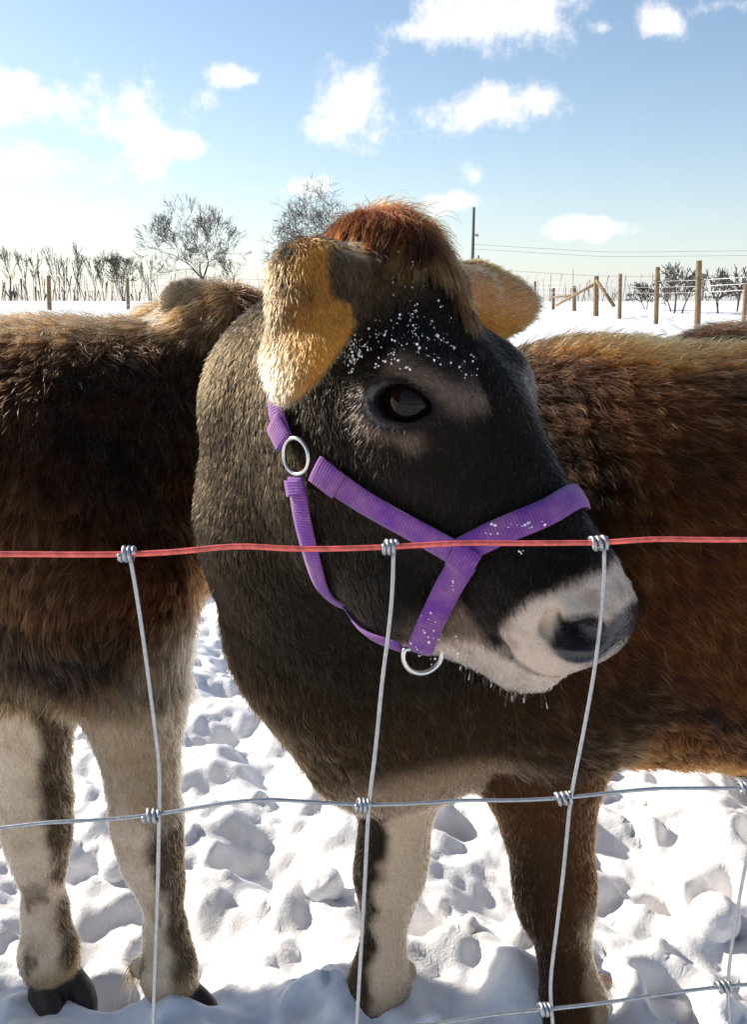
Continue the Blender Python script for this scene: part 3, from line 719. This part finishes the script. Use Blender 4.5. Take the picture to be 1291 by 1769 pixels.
for s in (1, -1): make_eye(s)

def lashes():
    s_ = 1; A = HD1.M@eye_axes(s_); c = HD1.w(EYE_L[0], EYE_L[1]*EYE_IN, EYE_L[2]); P = []; R = np.random.default_rng(5)
    for x in np.linspace(-.9, .85, 70):
        x += R.normal()*.02; w = max(0, 1-x*x)**.75; l = np.array([x*.061, .040*w+.004, 0]); l[2] = math.sqrt(max(0, (EYE_R*1.13)**2-l[0]**2-l[1]**2))
        b = c+A@(l*HS); d = A@np.array([x*.5+R.normal()*.15, .25+R.normal()*.1, 1.0]); d /= np.linalg.norm(d); L = R.uniform(.006, .011)
        P.append([b, b+d*L*.4+A[:, 1]*-.0010, b+d*L*.75+A[:, 1]*-.0018, b+d*L+A[:, 1]*-.0012])
    P = np.array(P); curves_obj('eyelashes', P, np.tile([.00030, .00026, .0002, .00006], (len(P), 1)), np.tile(C(.012, .008, .006), (len(P), 1)), M_HAIR, calf1)
lashes()
# forelock: long rusty hair that falls from the poll over the forehead
def make_forelock():
    R = np.random.default_rng(31); lp_all = HD1.l(V1)
    def lo(c):
        l = HD1.l(c)
        crest = (l[:, 0] > -.10) & (l[:, 0] < .09) & (l[:, 1] > -.045) & (l[:, 1] < .105) & (l[:, 2] > -.10)
        lock = (l[:, 0] >= .05) & (l[:, 0] < .22) & (np.abs(l[:, 1]+.005) < .045-.1*l[:, 0]) & (l[:, 2] > -.10)
        return crest*1.0+lock*.3
    p, tri, bc = sample(V1, Q1, 8500, lo, R); nn = (N1[tri]*bc[..., None]).sum(1); nn /= np.linalg.norm(nn, axis=1)[:, None]
    l = HD1.l(p); n = len(p)
    side = np.clip((l[:, 1]+.01)/.10, -1, 1)*.9+R.normal(size=n)*.22
    dl = np.stack([.55+.4*(side < .2)+.6*(l[:, 0] > .08), np.clip(side, -.05, 1)*.95+.05, -.15+0*side], 1)
    fl = dl@HD1.M.T+R.normal(size=(n, 3))*.18
    t = fl-nn*(fl*nn).sum(1)[:, None]; t /= np.linalg.norm(t, axis=1)[:, None]
    ln = (.014+.048*R.random(n)**1.1)*np.where(side > .25, .62, np.where(side < -.3, .6, .9))*(1.05-.9*np.clip(l[:, 0], 0, .4))
    s = np.linspace(0, 1, 7)
    P = p[:, None, :]+ln[:, None, None]*(nn[:, None, :]*(.34*s*(1.3-1.1*s))[None, :, None] + t[:, None, :]*(s*(.55+.5*s))[None, :, None])
    spike = (R.random(n) < .16) & (l[:, 0] < .05)
    up = np.array([.35, 0, .9])*.8+R.normal(size=(n, 3))*.35
    P = np.where(spike[:, None, None], p[:, None, :]+(ln*.62)[:, None, None]*(up[:, None, :]*s[None, :, None]+t[:, None, :]*(s**2)[None, :, None]*.6), P)
    P += ln[:, None, None]*(R.normal(size=(n, 3))*.12)[:, None, :]*(s**2)[None, :, None]
    inv = clump(P, p, .011, .66, R, 9)
    g = np.random.default_rng(1).random(inv.max()+1)[inv]
    col = np.tile(C(.13, .034, .007), (n, 1)); col = lerp(col, C(.28, .12, .032), sstep(.55, .8, g)*sstep(-.05, .12, l[:, 0])); col = lerp(col, C(.04, .013, .006), sstep(.42, .2, g))
    col *= R.uniform(.6, 1.4, n)[:, None]
    rad = np.full((n, 1), .00034)*np.linspace(1, .2, 7)[None, :]
    o = curves_obj('forelock', P, rad, col, M_HAIR, calf1); o['label'] = 'rusty red forelock'
make_forelock()

# ------------------------------------------------------------------ halter
def surf(p):
    loc, nrm, i, d = BVH1.find_nearest(Vector(p)); return np.array(loc), np.array(nrm)
def hit(u, v):
    loc, nrm, i, d = BVH1.ray_cast(Vector(CAM), Vector(ray(u, v))); 
    return np.array(loc) if loc is not None else at(u, v, .72)
def resample(pts, n):
    pts = np.asarray(pts); d = np.r_[0, np.cumsum(np.linalg.norm(np.diff(pts, axis=0), axis=1))]; s = np.linspace(0, d[-1], n)
    out = np.stack([np.interp(s, d, pts[:, k]) for k in range(3)], 1)
    for _ in range(6): out[1:-1] = .25*out[:-2]+.5*out[1:-1]+.25*out[2:]
    return out
def strap(name, pts, width, parent, lift=.0065, thick=.0025, stick=True):
    n = max(8, int(np.linalg.norm(np.diff(np.asarray(pts), axis=0), axis=1).sum()/.006)); c = resample(pts, n); nr = []
    for i in range(n):
        q, m = surf(c[i]); nr.append(m)
        if stick: c[i] = q
    nr = np.array(nr)
    for _ in range(10): nr[1:-1] = .25*nr[:-2]+.5*nr[1:-1]+.25*nr[2:]; c[1:-1] = .25*c[:-2]+.5*c[1:-1]+.25*c[2:]
    nr /= np.linalg.norm(nr, axis=1)[:, None]; c = c+nr*lift
    tg = np.gradient(c, axis=0); tg /= np.linalg.norm(tg, axis=1)[:, None]; sd = np.cross(tg, nr); sd /= np.linalg.norm(sd, axis=1)[:, None]
    V = []; m = 5
    for i in range(n):
        for top in (1, 0):
            for k in range(m):
                a = (k/(m-1)-.5)*(1 if top else -1)
                V.append(c[i]+sd[i]*a*width+nr[i]*(thick if top else 0)*(1-.5*(2*a)**4))
    Fc = []; w = 2*m
    for i in range(n-1):
        for k in range(w): Fc.append((i*w+k, i*w+(k+1) % w, (i+1)*w+(k+1) % w, (i+1)*w+k))
    Fc.append(tuple(range(w-1, -1, -1))); Fc.append(tuple((n-1)*w+k for k in range(w)))
    o = mesh_obj(name, V, Fc, M_WEB, parent)
    uv = o.data.uv_layers.new(name='UVMap'); s = np.r_[0, np.cumsum(np.linalg.norm(np.diff(c, axis=0), axis=1))]
    vi = np.zeros(len(o.data.loops), np.int32); o.data.loops.foreach_get('vertex_index', vi)
    U = np.stack([s[np.minimum(vi//w, n-1)], (vi % w)/w*.02], 1); uv.data.foreach_set('uv', U.astype(np.float32).ravel())
    return o
def tube_mesh(name, pts, r, mat, parent, sides=8, closed=False):
    pts = np.asarray(pts, float); n = len(pts); r = np.broadcast_to(np.asarray(r, float), (n,))
    tg = np.gradient(pts, axis=0)
    if closed: tg = np.roll(pts, -1, 0)-np.roll(pts, 1, 0)
    tg /= np.linalg.norm(tg, axis=1)[:, None]+1e-12
    up = np.array([0, 0, 1.0]); up = up if abs(tg[0]@up) < .9 else np.array([1.0, 0, 0])
    V = []; a = None
    for i in range(n):
        a = np.cross(tg[i], up) if a is None else a-tg[i]*(a@tg[i])
        a = a/np.linalg.norm(a); b = np.cross(tg[i], a)
        for k in range(sides):
            th = 2*math.pi*k/sides; V.append(pts[i]+r[i]*(a*math.cos(th)+b*math.sin(th)))
    Fc = []
    for i in range(n if closed else n-1):
        j = (i+1) % n
        for k in range(sides): Fc.append((i*sides+k, i*sides+(k+1) % sides, j*sides+(k+1) % sides, j*sides+k))
    if not closed: Fc.append(tuple(range(sides-1, -1, -1))); Fc.append(tuple((n-1)*sides+k for k in range(sides)))
    return mesh_obj(name, V, Fc, mat, parent)
halter = empty('halter', tuple(HD1.w(.5, 0, -.2))); tag(halter, 'purple webbing halter with steel rings on the dark calf', 'halter')
def mirror(p): l = HD1.l(np.asarray(p)); l[..., 1] *= -1; return HD1.t+(HS*l)@HD1.M.T
ringc = hit(524, 787); chinc = hit(728, 1112)
S_cheek = [hit(470, 650), hit(480, 690), hit(492, 730), hit(507, 768)]
S_nose = [hit(553, 806), hit(620, 853), hit(700, 896), hit(760, 930), hit(806, 957)]
S_over = [hit(800, 948), hit(860, 918), hit(920, 898), hit(965, 888)]
S_chin = [hit(812, 962), hit(772, 1018), hit(742, 1070), hit(728, 1110)]
S_thr = [hit(522, 822), hit(533, 900), hit(556, 975), hit(598, 1042), hit(650, 1088), hit(700, 1106)]
top_mid = HD1.w(-.22, 0, -.20)
over_mid = HD1.w(.64, 0, -.03)
strap('crown_strap', [top_mid, surf(HD1.w(-.16, .12, -.20))[0], surf(HD1.w(.0, .17, -.12))[0], surf(HD1.w(.04, .20, -.22))[0]] + S_cheek[1:], .020, halter)
strap('crown_strap', [top_mid, surf(HD1.w(-.16, -.12, -.20))[0], surf(HD1.w(.0, -.17, -.12))[0], surf(HD1.w(.04, -.20, -.22))[0]] + [mirror(p) for p in S_cheek[1:]], .020, halter)
strap('cheek_strap', S_nose, .021, halter); strap('cheek_strap', [mirror(p) for p in S_nose], .021, halter)
strap('nose_band', S_over + [over_mid] + [mirror(p) for p in S_over[::-1]], .020, halter)
strap('chin_strap', S_chin, .021, halter, .008); strap('chin_strap', [mirror(p) for p in S_chin], .021, halter, .008)
strap('throat_strap', S_thr, .0185, halter); strap('throat_strap', [mirror(p) for p in S_thr], .0185, halter)
def patch(c0, c1, w): strap('stitched_patch', [c0, (c0+c1)/2, c1], w, halter, .0095, .002)
patch(hit(790, 945), hit(830, 975), .024)
patch(hit(488, 728), hit(507, 764), .022); patch(hit(556, 806), hit(596, 836), .023); patch(hit(522, 826), hit(526, 852), .021)
def ring(c, nrm, up, r, wire, D=False):
    A = frame(up, nrm); pts = []
    for k in range(40):
        th = 2*math.pi*k/40; x, y = math.cos(th), math.sin(th)
        if D: x = min(x, .35)
        pts.append(c+A[:, 0]*x*r+A[:, 1]*y*r)
    return tube_mesh('ring', pts, wire, M_STEEL, halter, 10, True)
q, m = surf(ringc); ring(q+m*.008, m, (0, 0, 1), .0145, .0019)
mq = mirror(q+m*.008); q2, m2 = surf(mq); ring(mq, m2, (0, 0, 1), .0145, .0019)
cdown = at(731, 1130, chinc[1]-.004); ring(cdown, (.25, -.95, .1), (0, 0, 1), .0165, .0021, True)

# ------------------------------------------------------------------ wire fence close in front
def fy(u): return .485+.022*(u-CU)/CU
def fpt(u, v): return at(u, v, fy(u))
fence = empty('wire_fence', (0, .485, 0)); tag(fence, 'woven wire field fence with a red coated top strand', 'fence')
def smooth_path(pts, n):
    pts = np.asarray(pts, float); t = np.r_[0, np.cumsum(np.linalg.norm(np.diff(pts, axis=0), axis=1))]; s = np.linspace(0, t[-1], n)
    out = np.stack([np.interp(s, t, pts[:, k]) for k in range(3)], 1)
    for _ in range(3): out[1:-1] = .25*out[:-2]+.5*out[1:-1]+.25*out[2:]
    return out
def fence_wire(name, px, r, mat):
    p = [fpt(*a) for a in px]
    a, b = p[0], p[-1]; sl = (b-a)/(b[0]-a[0])
    left = [a+sl*(x-a[0]) for x in (-2.0, -1.5, -1.0, -.6)]; right = [b+sl*(x-b[0]) for x in (.6, 1.0, 1.5, 2.0)]
    for k, w in enumerate(left+right): w[2] += .004*math.sin(k*2.3)
    left = [w for w in left if w[0] < a[0]-.05]; right = [w for w in right if w[0] > b[0]+.05]
    return tube_mesh(name, smooth_path(left+p+right, 420), r, mat, fence, 8)
RED = [(-60, 958), (0, 957), (100, 958), (215, 958), (290, 955), (345, 950), (395, 942), (425, 941), (470, 948), (540, 949), (620, 947), (673, 945), (730, 942), (800, 937), (880, 939), (960, 938), (1035, 938), (1080, 936), (1110, 930), (1150, 931), (1220, 933), (1330, 932)]
MIDW = [(-60, 1436), (0, 1432), (70, 1420), (160, 1418), (262, 1409), (340, 1395), (430, 1381), (470, 1380), (540, 1386), (625, 1391), (720, 1389), (800, 1381), (870, 1384), (975, 1379), (1060, 1369), (1140, 1361), (1220, 1362), (1330, 1361)]
LOWW = [(-60, 1840), (262, 1812), (600, 1783), (760, 1768), (850, 1752), (945, 1744), (1060, 1731), (1130, 1719), (1250, 1704), (1330, 1698)]
fence_wire('top_wire', RED, .0017, M_RED); fence_wire('wire', MIDW, .00125, M_WIRE); fence_wire('wire', LOWW, .00125, M_WIRE)
for z in (.27, .13): fence_wire('wire', [(u, v) for u, v in ((0, 0),)] if False else [], .0016, M_WIRE) if False else tube_mesh('wire', smooth_path([(-2, .41, z), (-.5, .466, z+.005), (0, .485, z), (.5, .504, z+.008), (2, .56, z+.006)], 80), .0016, M_WIRE, fence, 6)
def knot(c, axis_dir, r=.0034):
    ph = random.uniform(0, 6); wd = random.uniform(.0078, .0108); axis_dir = (axis_dir[0], axis_dir[1], random.uniform(-.18, .18))
    a = np.asarray(axis_dir, float); a /= np.linalg.norm(a); A = frame(a, (0, -1, .1)); pts = []
    for k in range(49):
        th = ph+2*math.pi*k/16; pts.append(c+A[:, 0]*(k/48-.5+.02*math.sin(k*.9+ph))*wd+(A[:, 1]*math.cos(th)+A[:, 2]*math.sin(th))*r)
    tube_mesh('knot', pts, .00135, M_WIRE, fence, 6)
STAYS = [[(222, 950), (232, 1000), (250, 1120), (268, 1260), (277, 1330), (275, 1409), (272, 1560), (267, 1700), (263, 1812), (262, 1900)],
         [(680, 945), (681, 975), (676, 1060), (660, 1180), (650, 1290), (637, 1391), (631, 1520), (624, 1640), (616, 1783), (612, 1880)],
         [(1044, 938), (1047, 960), (1040, 1060), (1028, 1160), (1008, 1270), (986, 1379), (975, 1500), (962, 1610), (950, 1700), (953, 1744), (958, 1790), (960, 1880)],
         [(1420, 932), (1415, 1050), (1380, 1200), (1325, 1361), (1291, 1480), (1270, 1600), (1256, 1704), (1262, 1740), (1262, 1880)],
         [(-190, 962), (-170, 1150), (-130, 1440), (-90, 1700), (-80, 1900)]]
for st in STAYS:
    p = [fpt(*a) for a in st]; e = p[-1].copy(); e[2] = .02; p.append(e)
    tube_mesh('stay', smooth_path(p, 90), .00125, M_WIRE, fence, 8)
for x in (-1.25, -.95, -.65, -.48, .62, .8, 1.1, 1.4):
    y = .485+.022*x/.21
    if x in (-.48, .62): continue
    tube_mesh('stay', [(x, y, .80), (x+.003, y, .6), (x-.003, y, .4), (x, y, .02)], .0016, M_WIRE, fence, 6)
for (u, v) in ((220, 957), (674, 945), (1037, 938)): knot(fpt(u, v), (1, .05, 0), .0036)
for (u, v) in ((262, 1409), (626, 1391), (976, 1379), (944, 1744), (1251, 1704), (1290, 1361)): knot(fpt(u, v), (1, .05, 0), .0034)

# ------------------------------------------------------------------ far fence posts
def far_post(u, vtop, vbot, y, label, group='posts of the far fence', w=.13, lean=0):
    b = at(u, vbot, y); t = at(u+lean, vtop, y); z0 = float(ground_z(np.array(b[0]), np.array(b[1])))-.15
    o = empty('fence_post', (b[0], b[1], z0)); tag(o, label, 'fence post', group)
    r = w/2; bm = bmesh.new(); h = t[2]-z0
    bmesh.ops.create_cone(bm, cap_ends=True, segments=10, radius1=r, radius2=r*.88, depth=h)
    for vv in bm.verts: vv.co.x += r*.12*math.sin(vv.co.z*7+u)+(t[0]-b[0])*(vv.co.z/h+.5); vv.co.z += h/2
    bmesh.ops.bevel(bm, geom=[e for e in bm.edges if e.calc_length() < r], offset=r*.12, segments=1, affect='EDGES')
    me = bpy.data.meshes.new('shaft'); bm.to_mesh(me); bm.free(); me.materials.append(M_POST)
    s = bpy.data.objects.new('shaft', me); COL.objects.link(s); s.parent = o
    return o, b, t
PP = {}
for key, (u, vt, vb, y, lb, w) in {
    'a': (1209, 450, 530, 24, 'tallest weathered post of the far fence, before the scrub', .17), 'b': (1137, 461, 529, 28, 'weathered post between the tallest post and the braced corner', .15),
    'c': (1073, 473, 529, 33, 'short weathered post next to the braced corner post', .15), 'd': (1031, 477, 528, 36, 'corner post of the far fence with two slanting braces', .22),
    'e': (993, 494, 528, 42, 'dark short post behind the slanting brace', .2), 'f': (957, 497, 527, 44, 'light post at the foot of the slanting rail', .17), 'g': (925, 486, 527, 48, 'far fence post beside the golden ear', .15),
    'h': (83, 476, 521, 44, 'tan far fence post standing among the slender trees', .22), 'i': (220, 480, 521, 46, 'far fence post before the bushy dark tree', .18), 'j': (363, 482, 521, 48, 'far fence post at the foot of the big bare tree', .22),
    'k': (1290, 490, 530, 22, 'far fence post past the tallest one, by the scrub', .12)}.items():
    PP[key] = far_post(u, vt, vb, y, lb, w=w)
def bar(name, a, b, r, parent, mat=M_POST): return tube_mesh(name, [a, (np.asarray(a)+b)/2, b], r, mat, parent, 8)
bar('brace', at(1031, 484, 35.8), at(1062, 529, 35), .07, PP['d'][0]); bar('brace', at(1029, 490, 36.2), at(962, 527, 40), .06, PP['d'][0])
bar('rail', at(957, 513, 43.9), at(993, 511, 42), .05, PP['f'][0])
fw = empty('far_fence_wire', (0, 40, 1)); tag(fw, 'thin wires strung along the far fence posts', 'fence wire')
for dv in (0, 12, 24):
    tube_mesh('strand', [at(1500, 466+dv, 20), at(1209, 484+dv*.9, 24), at(1137, 486+dv*.85, 28), at(1073, 487+dv*.8, 33), at(1031, 488+dv*.75, 36), at(925, 489+dv*.7, 48), at(700, 486+dv*.7, 50)], .008, M_WIRE, fw, 5)
    tube_mesh('strand', [at(-200, 478+dv, 42), at(83, 479+dv, 44), at(220, 481+dv, 46), at(363, 482+dv, 48), at(560, 484+dv, 50)], .008, M_WIRE, fw, 5)

# ------------------------------------------------------------------ bare trees
def bare_tree(name, u, y, vtop, label, group, seed, spread=.5, stems=1, depth=7, r0=None, cat='tree', vbase=521):
    R = random.Random(seed); b = at(u, vbase, y); zb = float(ground_z(np.array(b[0]), np.array(b[1])))-.1; top = at(u, vtop, y)[2]; Hh = top-zb
    root = empty(name, (b[0], b[1], zb)); tag(root, label, cat, group)
    segs = {0: [], 1: []}
    def grow(p, d, L, r, lev):
        n = 3 if lev < 3 else 2; q = p.copy(); pts = [p.copy()]
        for i in range(n):
            d = d+Vector((R.gauss(0, .10), R.gauss(0, .10), R.gauss(0, .05)+.04)); d.normalize(); q = q+d*(L/n); pts.append(q.copy())
        rs = [r*(1-.40*i/n) for i in range(n+1)]; segs[0 if lev <= 1 else 1].append((pts, rs))
        if lev >= depth or len(segs[1]) > 4200: return
        k = 3 if R.random() < .7 else 2
        for j in range(k):
            ax = d.orthogonal().normalized(); ax.rotate(Matrix.Rotation(R.uniform(0, 6.28), 3, d))
            nd = (d*R.uniform(.7, 1.0)+ax*spread*R.uniform(.6, 1.5)+Vector((0, 0, .12))).normalized()
            grow(q, nd, L*R.uniform(.66, .92), rs[-1]*R.uniform(.5, .75), lev+1)
        if lev >= 1:
            for m in pts[1:-1]:
                if R.random() < .95:
                    ax = d.orthogonal().normalized(); ax.rotate(Matrix.Rotation(R.uniform(0, 6.28), 3, d))
                    grow(m, (d*.6+ax*spread*1.4).normalized(), L*R.uniform(.45, .65), r*.4, lev+2)
    for s in range(stems):
        d = Vector((R.gauss(0, .12*(stems > 1)+.02), R.gauss(0, .08), 1)).normalized()
        grow(Vector((R.gauss(0, .1*(stems-1)), 0, 0)), d, Hh*.27, (r0 or Hh*.022)/stems**.5, 0)
    mx = max(pt.z for k in segs for pts, _ in segs[k] for pt in pts); sc = Hh/mx
    for k, nm in ((0, 'trunk'), (1, 'crown')):
        V = []; Fc = []
        for pts, rs in segs[k]:
            sides = 6 if k == 0 else 3
            for i, (pt, r) in enumerate(zip(pts, rs)):
                d = (pts[min(i+1, len(pts)-1)]-pts[max(i-1, 0)]).normalized(); a = d.orthogonal().normalized(); c = d.cross(a)
                o0 = len(V)
                for j in range(sides):
                    th = 2*math.pi*j/sides; V.append((pt+(a*math.cos(th)+c*math.sin(th))*max(r, .016))*sc)
                if i:
                    for j in range(sides): Fc.append((o0-sides+j, o0-sides+(j+1) % sides, o0+(j+1) % sides, o0+j))
        if V:
            me = bpy.data.meshes.new(nm); me.from_pydata([tuple(q) for q in V], [], Fc); me.update(); me.materials.append(M_BARK)
            o = bpy.data.objects.new(nm, me); COL.objects.link(o); o.parent = root
    return root
bare_tree('bare_tree', 352, 80, 338, 'big rounded bare tree behind the left-hand far posts'.replace('left-hand ', ''), 'bare trees along the horizon', 2, .52, 1, 7, .34)
bare_tree('bare_tree', 590, 92, 288, 'tall spreading bare tree rising behind the calf forelock', 'bare trees along the horizon', 12, .85, 3, 7, .6)
P0 = 'slender leafless tree'
for k, (u, vt, sp, y, lb) in enumerate(((18, 424, .30, 84, P0+' with a forked crown, third from tan far post, away from bushy tree'), (46, 430, .2, 90, P0+', second from the tan far post, away from the bushy tree'),
        (62, 426, .2, 88, P0+' next to the tan far post, away from the bushy tree'), (96, 420, .18, 90, P0+' next to tan far post on the bushy tree side'),
        (112, 436, .18, 92, P0+', second from the tan far post towards the bushy tree'), (128, 416, .2, 88, 'tallest '+P0+', third from the tan far post towards the bushy tree'),
        (146, 438, .2, 95, P0+', fourth from the tan far post towards the bushy tree'), (164, 440, .22, 92, P0+', second before the bushy dark tree'), (180, 446, .2, 92, P0+' touching the bushy dark tree'),
        (240, 440, .25, 93, P0+' between bushy dark tree and big rounded tree, nearer the bushy one'), (262, 448, .2, 90, P0+' between bushy dark tree and big rounded tree, nearer the big one'))):
    bare_tree('slender_tree', u, y, vt, lb, 'slender trees in a row', 40+k, sp, 1, 4, .07)
bare_tree('bushy_tree', 212, 85, 430, 'dense bushy dark leafless tree in the horizon row', 'bare trees along the horizon', 61, .55, 3, 5)
bare_tree('bare_tree', 398, 95, 430, 'small bare tree leaning beside the big rounded tree', 'bare trees along the horizon', 62, .45, 1, 5)
for k, (u, vt, y, lb) in enumerate(((1118, 486, 45, 'smallest leafless scrub tree, next to the short far posts'), (1165, 470, 42, 'lower of two leafless scrub trees before the tallest far post'),
        (1178, 452, 40, 'taller of two leafless scrub trees before the tallest far post'), (1240, 462, 40, 'leafless scrub tree just past the tallest far post'), (1275, 456, 42, 'second leafless scrub tree past the tallest far post'))):
    bare_tree('scrub_tree', u, y, vt, lb, 'scrub trees beyond the far fence', 80+k, .7, 2, 4, None, 'tree', 529)
def hedge():
    R = random.Random(7); V = []; Fc = []
    for k in range(480):
        u = R.uniform(-60, 470) if k % 3 else R.uniform(900, 1400); y = R.uniform(95, 110); b = at(u, 521, y); z = float(ground_z(np.array(b[0]), np.array(b[1])))
        h = R.uniform(.5, 1.4)+2.6*R.random()**2; dx = R.gauss(0, .35); o0 = len(V); w = .02
        V += [(b[0]-w, y, z-.1), (b[0]+w, y, z-.1), (b[0]+dx+w*.4, y+R.gauss(0, .3), z+h), (b[0]+dx, y+.05, z+h)]; Fc.append((o0, o0+1, o0+2, o0+3))
    o = mesh_obj('brush', V, Fc, M_BARK, None, False); tag(o, 'low leafless brush under the tree row on the horizon', 'brush', kind='stuff')
hedge()
# utility poles
def pole(u, vt, y, label, lamp):
    b = at(u, 522, y); z0 = float(ground_z(np.array(b[0]), np.array(b[1])))-.2; t = at(u, vt, y)
    o = empty('utility_pole', (b[0], b[1], z0)); tag(o, label, 'utility pole', 'utility poles')
    tube_mesh('shaft', [(b[0], b[1], z0), (b[0], b[1], (z0+t[2])/2), (b[0], b[1], t[2])], [.17, .15, .12], M_POLE, o, 10)
    l = at(u+7, vt+lamp, y); tube_mesh('lamp_arm', [(b[0], b[1], l[2]-.1), (b[0]+.25, b[1], l[2]+.05), l], .04, M_POLE, o, 6)
    tube_mesh('lamp_head', [l, l+np.array([.12, 0, -.03]), l+np.array([.3, 0, -.08])], [.06, .14, .05], M_WIRE, o, 8)
    return t
t1 = pole(815, 358, 80, 'tall dark utility pole with lamp rising beside the forelock', 48)
t2 = pole(825, 441, 130, 'short distant utility pole just beyond the tall one', 20)
pl = empty('power_line', tuple(t1)); tag(pl, 'thin power lines crossing the sky above the far fence', 'power line')
for k, v in enumerate((428, 436, 470)): tube_mesh('cable', smooth_path([at(815, v-6, 80), at(1050, v+8, 82), at(1400, v+4, 84)], 24), .012, M_POLE, pl, 4)

# ------------------------------------------------------------------ crumbs of snow on the calf, whiskers, clods
def ico(r, R):
    bm = bmesh.new(); bmesh.ops.create_icosphere(bm, subdivisions=1, radius=r)
    V = [np.array(v.co)*R.uniform(.6, 1.3) for v in bm.verts]; Fc = [tuple(v.index for v in f.verts) for f in bm.faces]; bm.free(); return V, Fc
def flecks():
    R = random.Random(9); V = []; Fc = []
    def drop(u, v, r):
        loc, nrm, i, d = BVH1.ray_cast(Vector(CAM), Vector(ray(u, v)))
        if loc is None: return
        for j in range(R.choice((1, 2, 3, 4))):
            a, f = ico(r*R.uniform(.4, 1), R); o0 = len(V); off = np.array([R.gauss(0, r*1.1) for _ in range(3)])
            V.extend([np.array(loc)+np.array(nrm)*.004+off+q for q in a]); Fc.extend([tuple(k+o0 for k in g) for g in f])
    for (u, v, su, sv, n) in ((690, 460, 30, 12, 26), (610, 480, 10, 22, 30), (612, 600, 14, 16, 34), (640, 530, 40, 40, 34), (720, 590, 50, 35, 26), (800, 635, 10, 10, 4), (620, 500, 12, 30, 24)):
        for k in range(n*3): drop(R.gauss(u, su), R.gauss(v, sv), .0003+.0010*R.random()**3)
    for (u, v, su, sv, n) in ((735, 1085, 12, 22, 22), (880, 915, 25, 7, 16), (900, 955, 4, 4, 4), (795, 1105, 6, 8, 8), (795, 1000, 4, 6, 5)):
        for k in range(n):
            loc, nrm, i, d = BVH1.ray_cast(Vector(CAM), Vector(ray(R.gauss(u, su), R.gauss(v, sv))))
            if loc is None: continue
            a, f = ico(.0004+.0008*R.random(), R); o0 = len(V); V.extend([np.array(loc)+np.array(nrm)*.0110+q for q in a]); Fc.extend([tuple(k2+o0 for k2 in g) for g in f])
    o = mesh_obj('snow_crumbs', V, Fc, M_SNOW, None, False); tag(o, 'white snow crumbs scattered over the calf face and halter', 'snow', kind='stuff')
flecks()
def whiskers():
    R = np.random.default_rng(17); P = []; beads = ([], []); RR = random.Random(2)
    lo = lambda c: ((HD1.l(c)[:, 0] > .70) & (HD1.l(c)[:, 2] < -.30) & (HD1.l(c)[:, 2] > -.42) & (HD1.l(c)[:, 0] > .80) & (HD1.l(c)[:, 0] < 1.0) & (np.abs(HD1.l(c)[:, 1]) < .16))*1.0
    p, tri, bc = sample(V1, Q1, 60, lo, R); nn = (N1[tri]*bc[..., None]).sum(1)
    for a, m in zip(p, nn):
        L = R.uniform(.006, .014); d = m*.6+np.array([.05, -.05, -.9])+R.normal(size=3)*.12; d /= np.linalg.norm(d)
        pts = np.array([a+d*L*s+np.array([0, 0, -.2*L*s*s]) for s in (0, .35, .7, 1)]); P.append(pts)
        if R.random() < .3:
            v, f = ico(R.uniform(.0004, .0008), RR); o0 = len(beads[0]); beads[0].extend([pts[R.integers(2, 4)]+q for q in v]); beads[1].extend([tuple(k+o0 for k in g) for g in f])
    P = np.array(P); curves_obj('whiskers', P, np.full(P.shape[:2], .00013), np.tile(C(.12, .085, .055), (len(P), 1)), M_HAIR, calf1)
    o = mesh_obj('ice_beads', beads[0], beads[1], M_ICE, calf1); o['kind'] = 'stuff'
whiskers()
def clod(u, v, r, label, seed):
    d = ray(u, v); tt = CAM_H/-d[2]; b = CAM+d*tt; R = random.Random(seed)
    bm = bmesh.new(); bmesh.ops.create_icosphere(bm, subdivisions=4, radius=r)
    P = np.array([list(x.co) for x in bm.verts]); k = .75+.4*fbm(P+seed, 1.1/r, seed, 3)
    for x, f in zip(bm.verts, k): x.co = x.co*float(f); x.co.z *= .9
    me = bpy.data.meshes.new('snow_clod'); bm.to_mesh(me); bm.free(); me.polygons.foreach_set('use_smooth', np.ones(len(me.polygons), bool)); me.materials.append(M_SNOW)
    o = bpy.data.objects.new('snow_clod', me); COL.objects.link(o); o.location = (b[0], b[1], gz(b[0], b[1])+r*.45); tag(o, label, 'snow clod', 'loose clods of snow')
clod(1235, 1600, .040, 'big round snow clod beyond the wire knot', 1)
clod(205, 1530, .030, 'rounded snow clod between the two cream legs', 2)
clod(560, 1560, .036, 'knobbly snow clod beside the muddy front leg', 3)
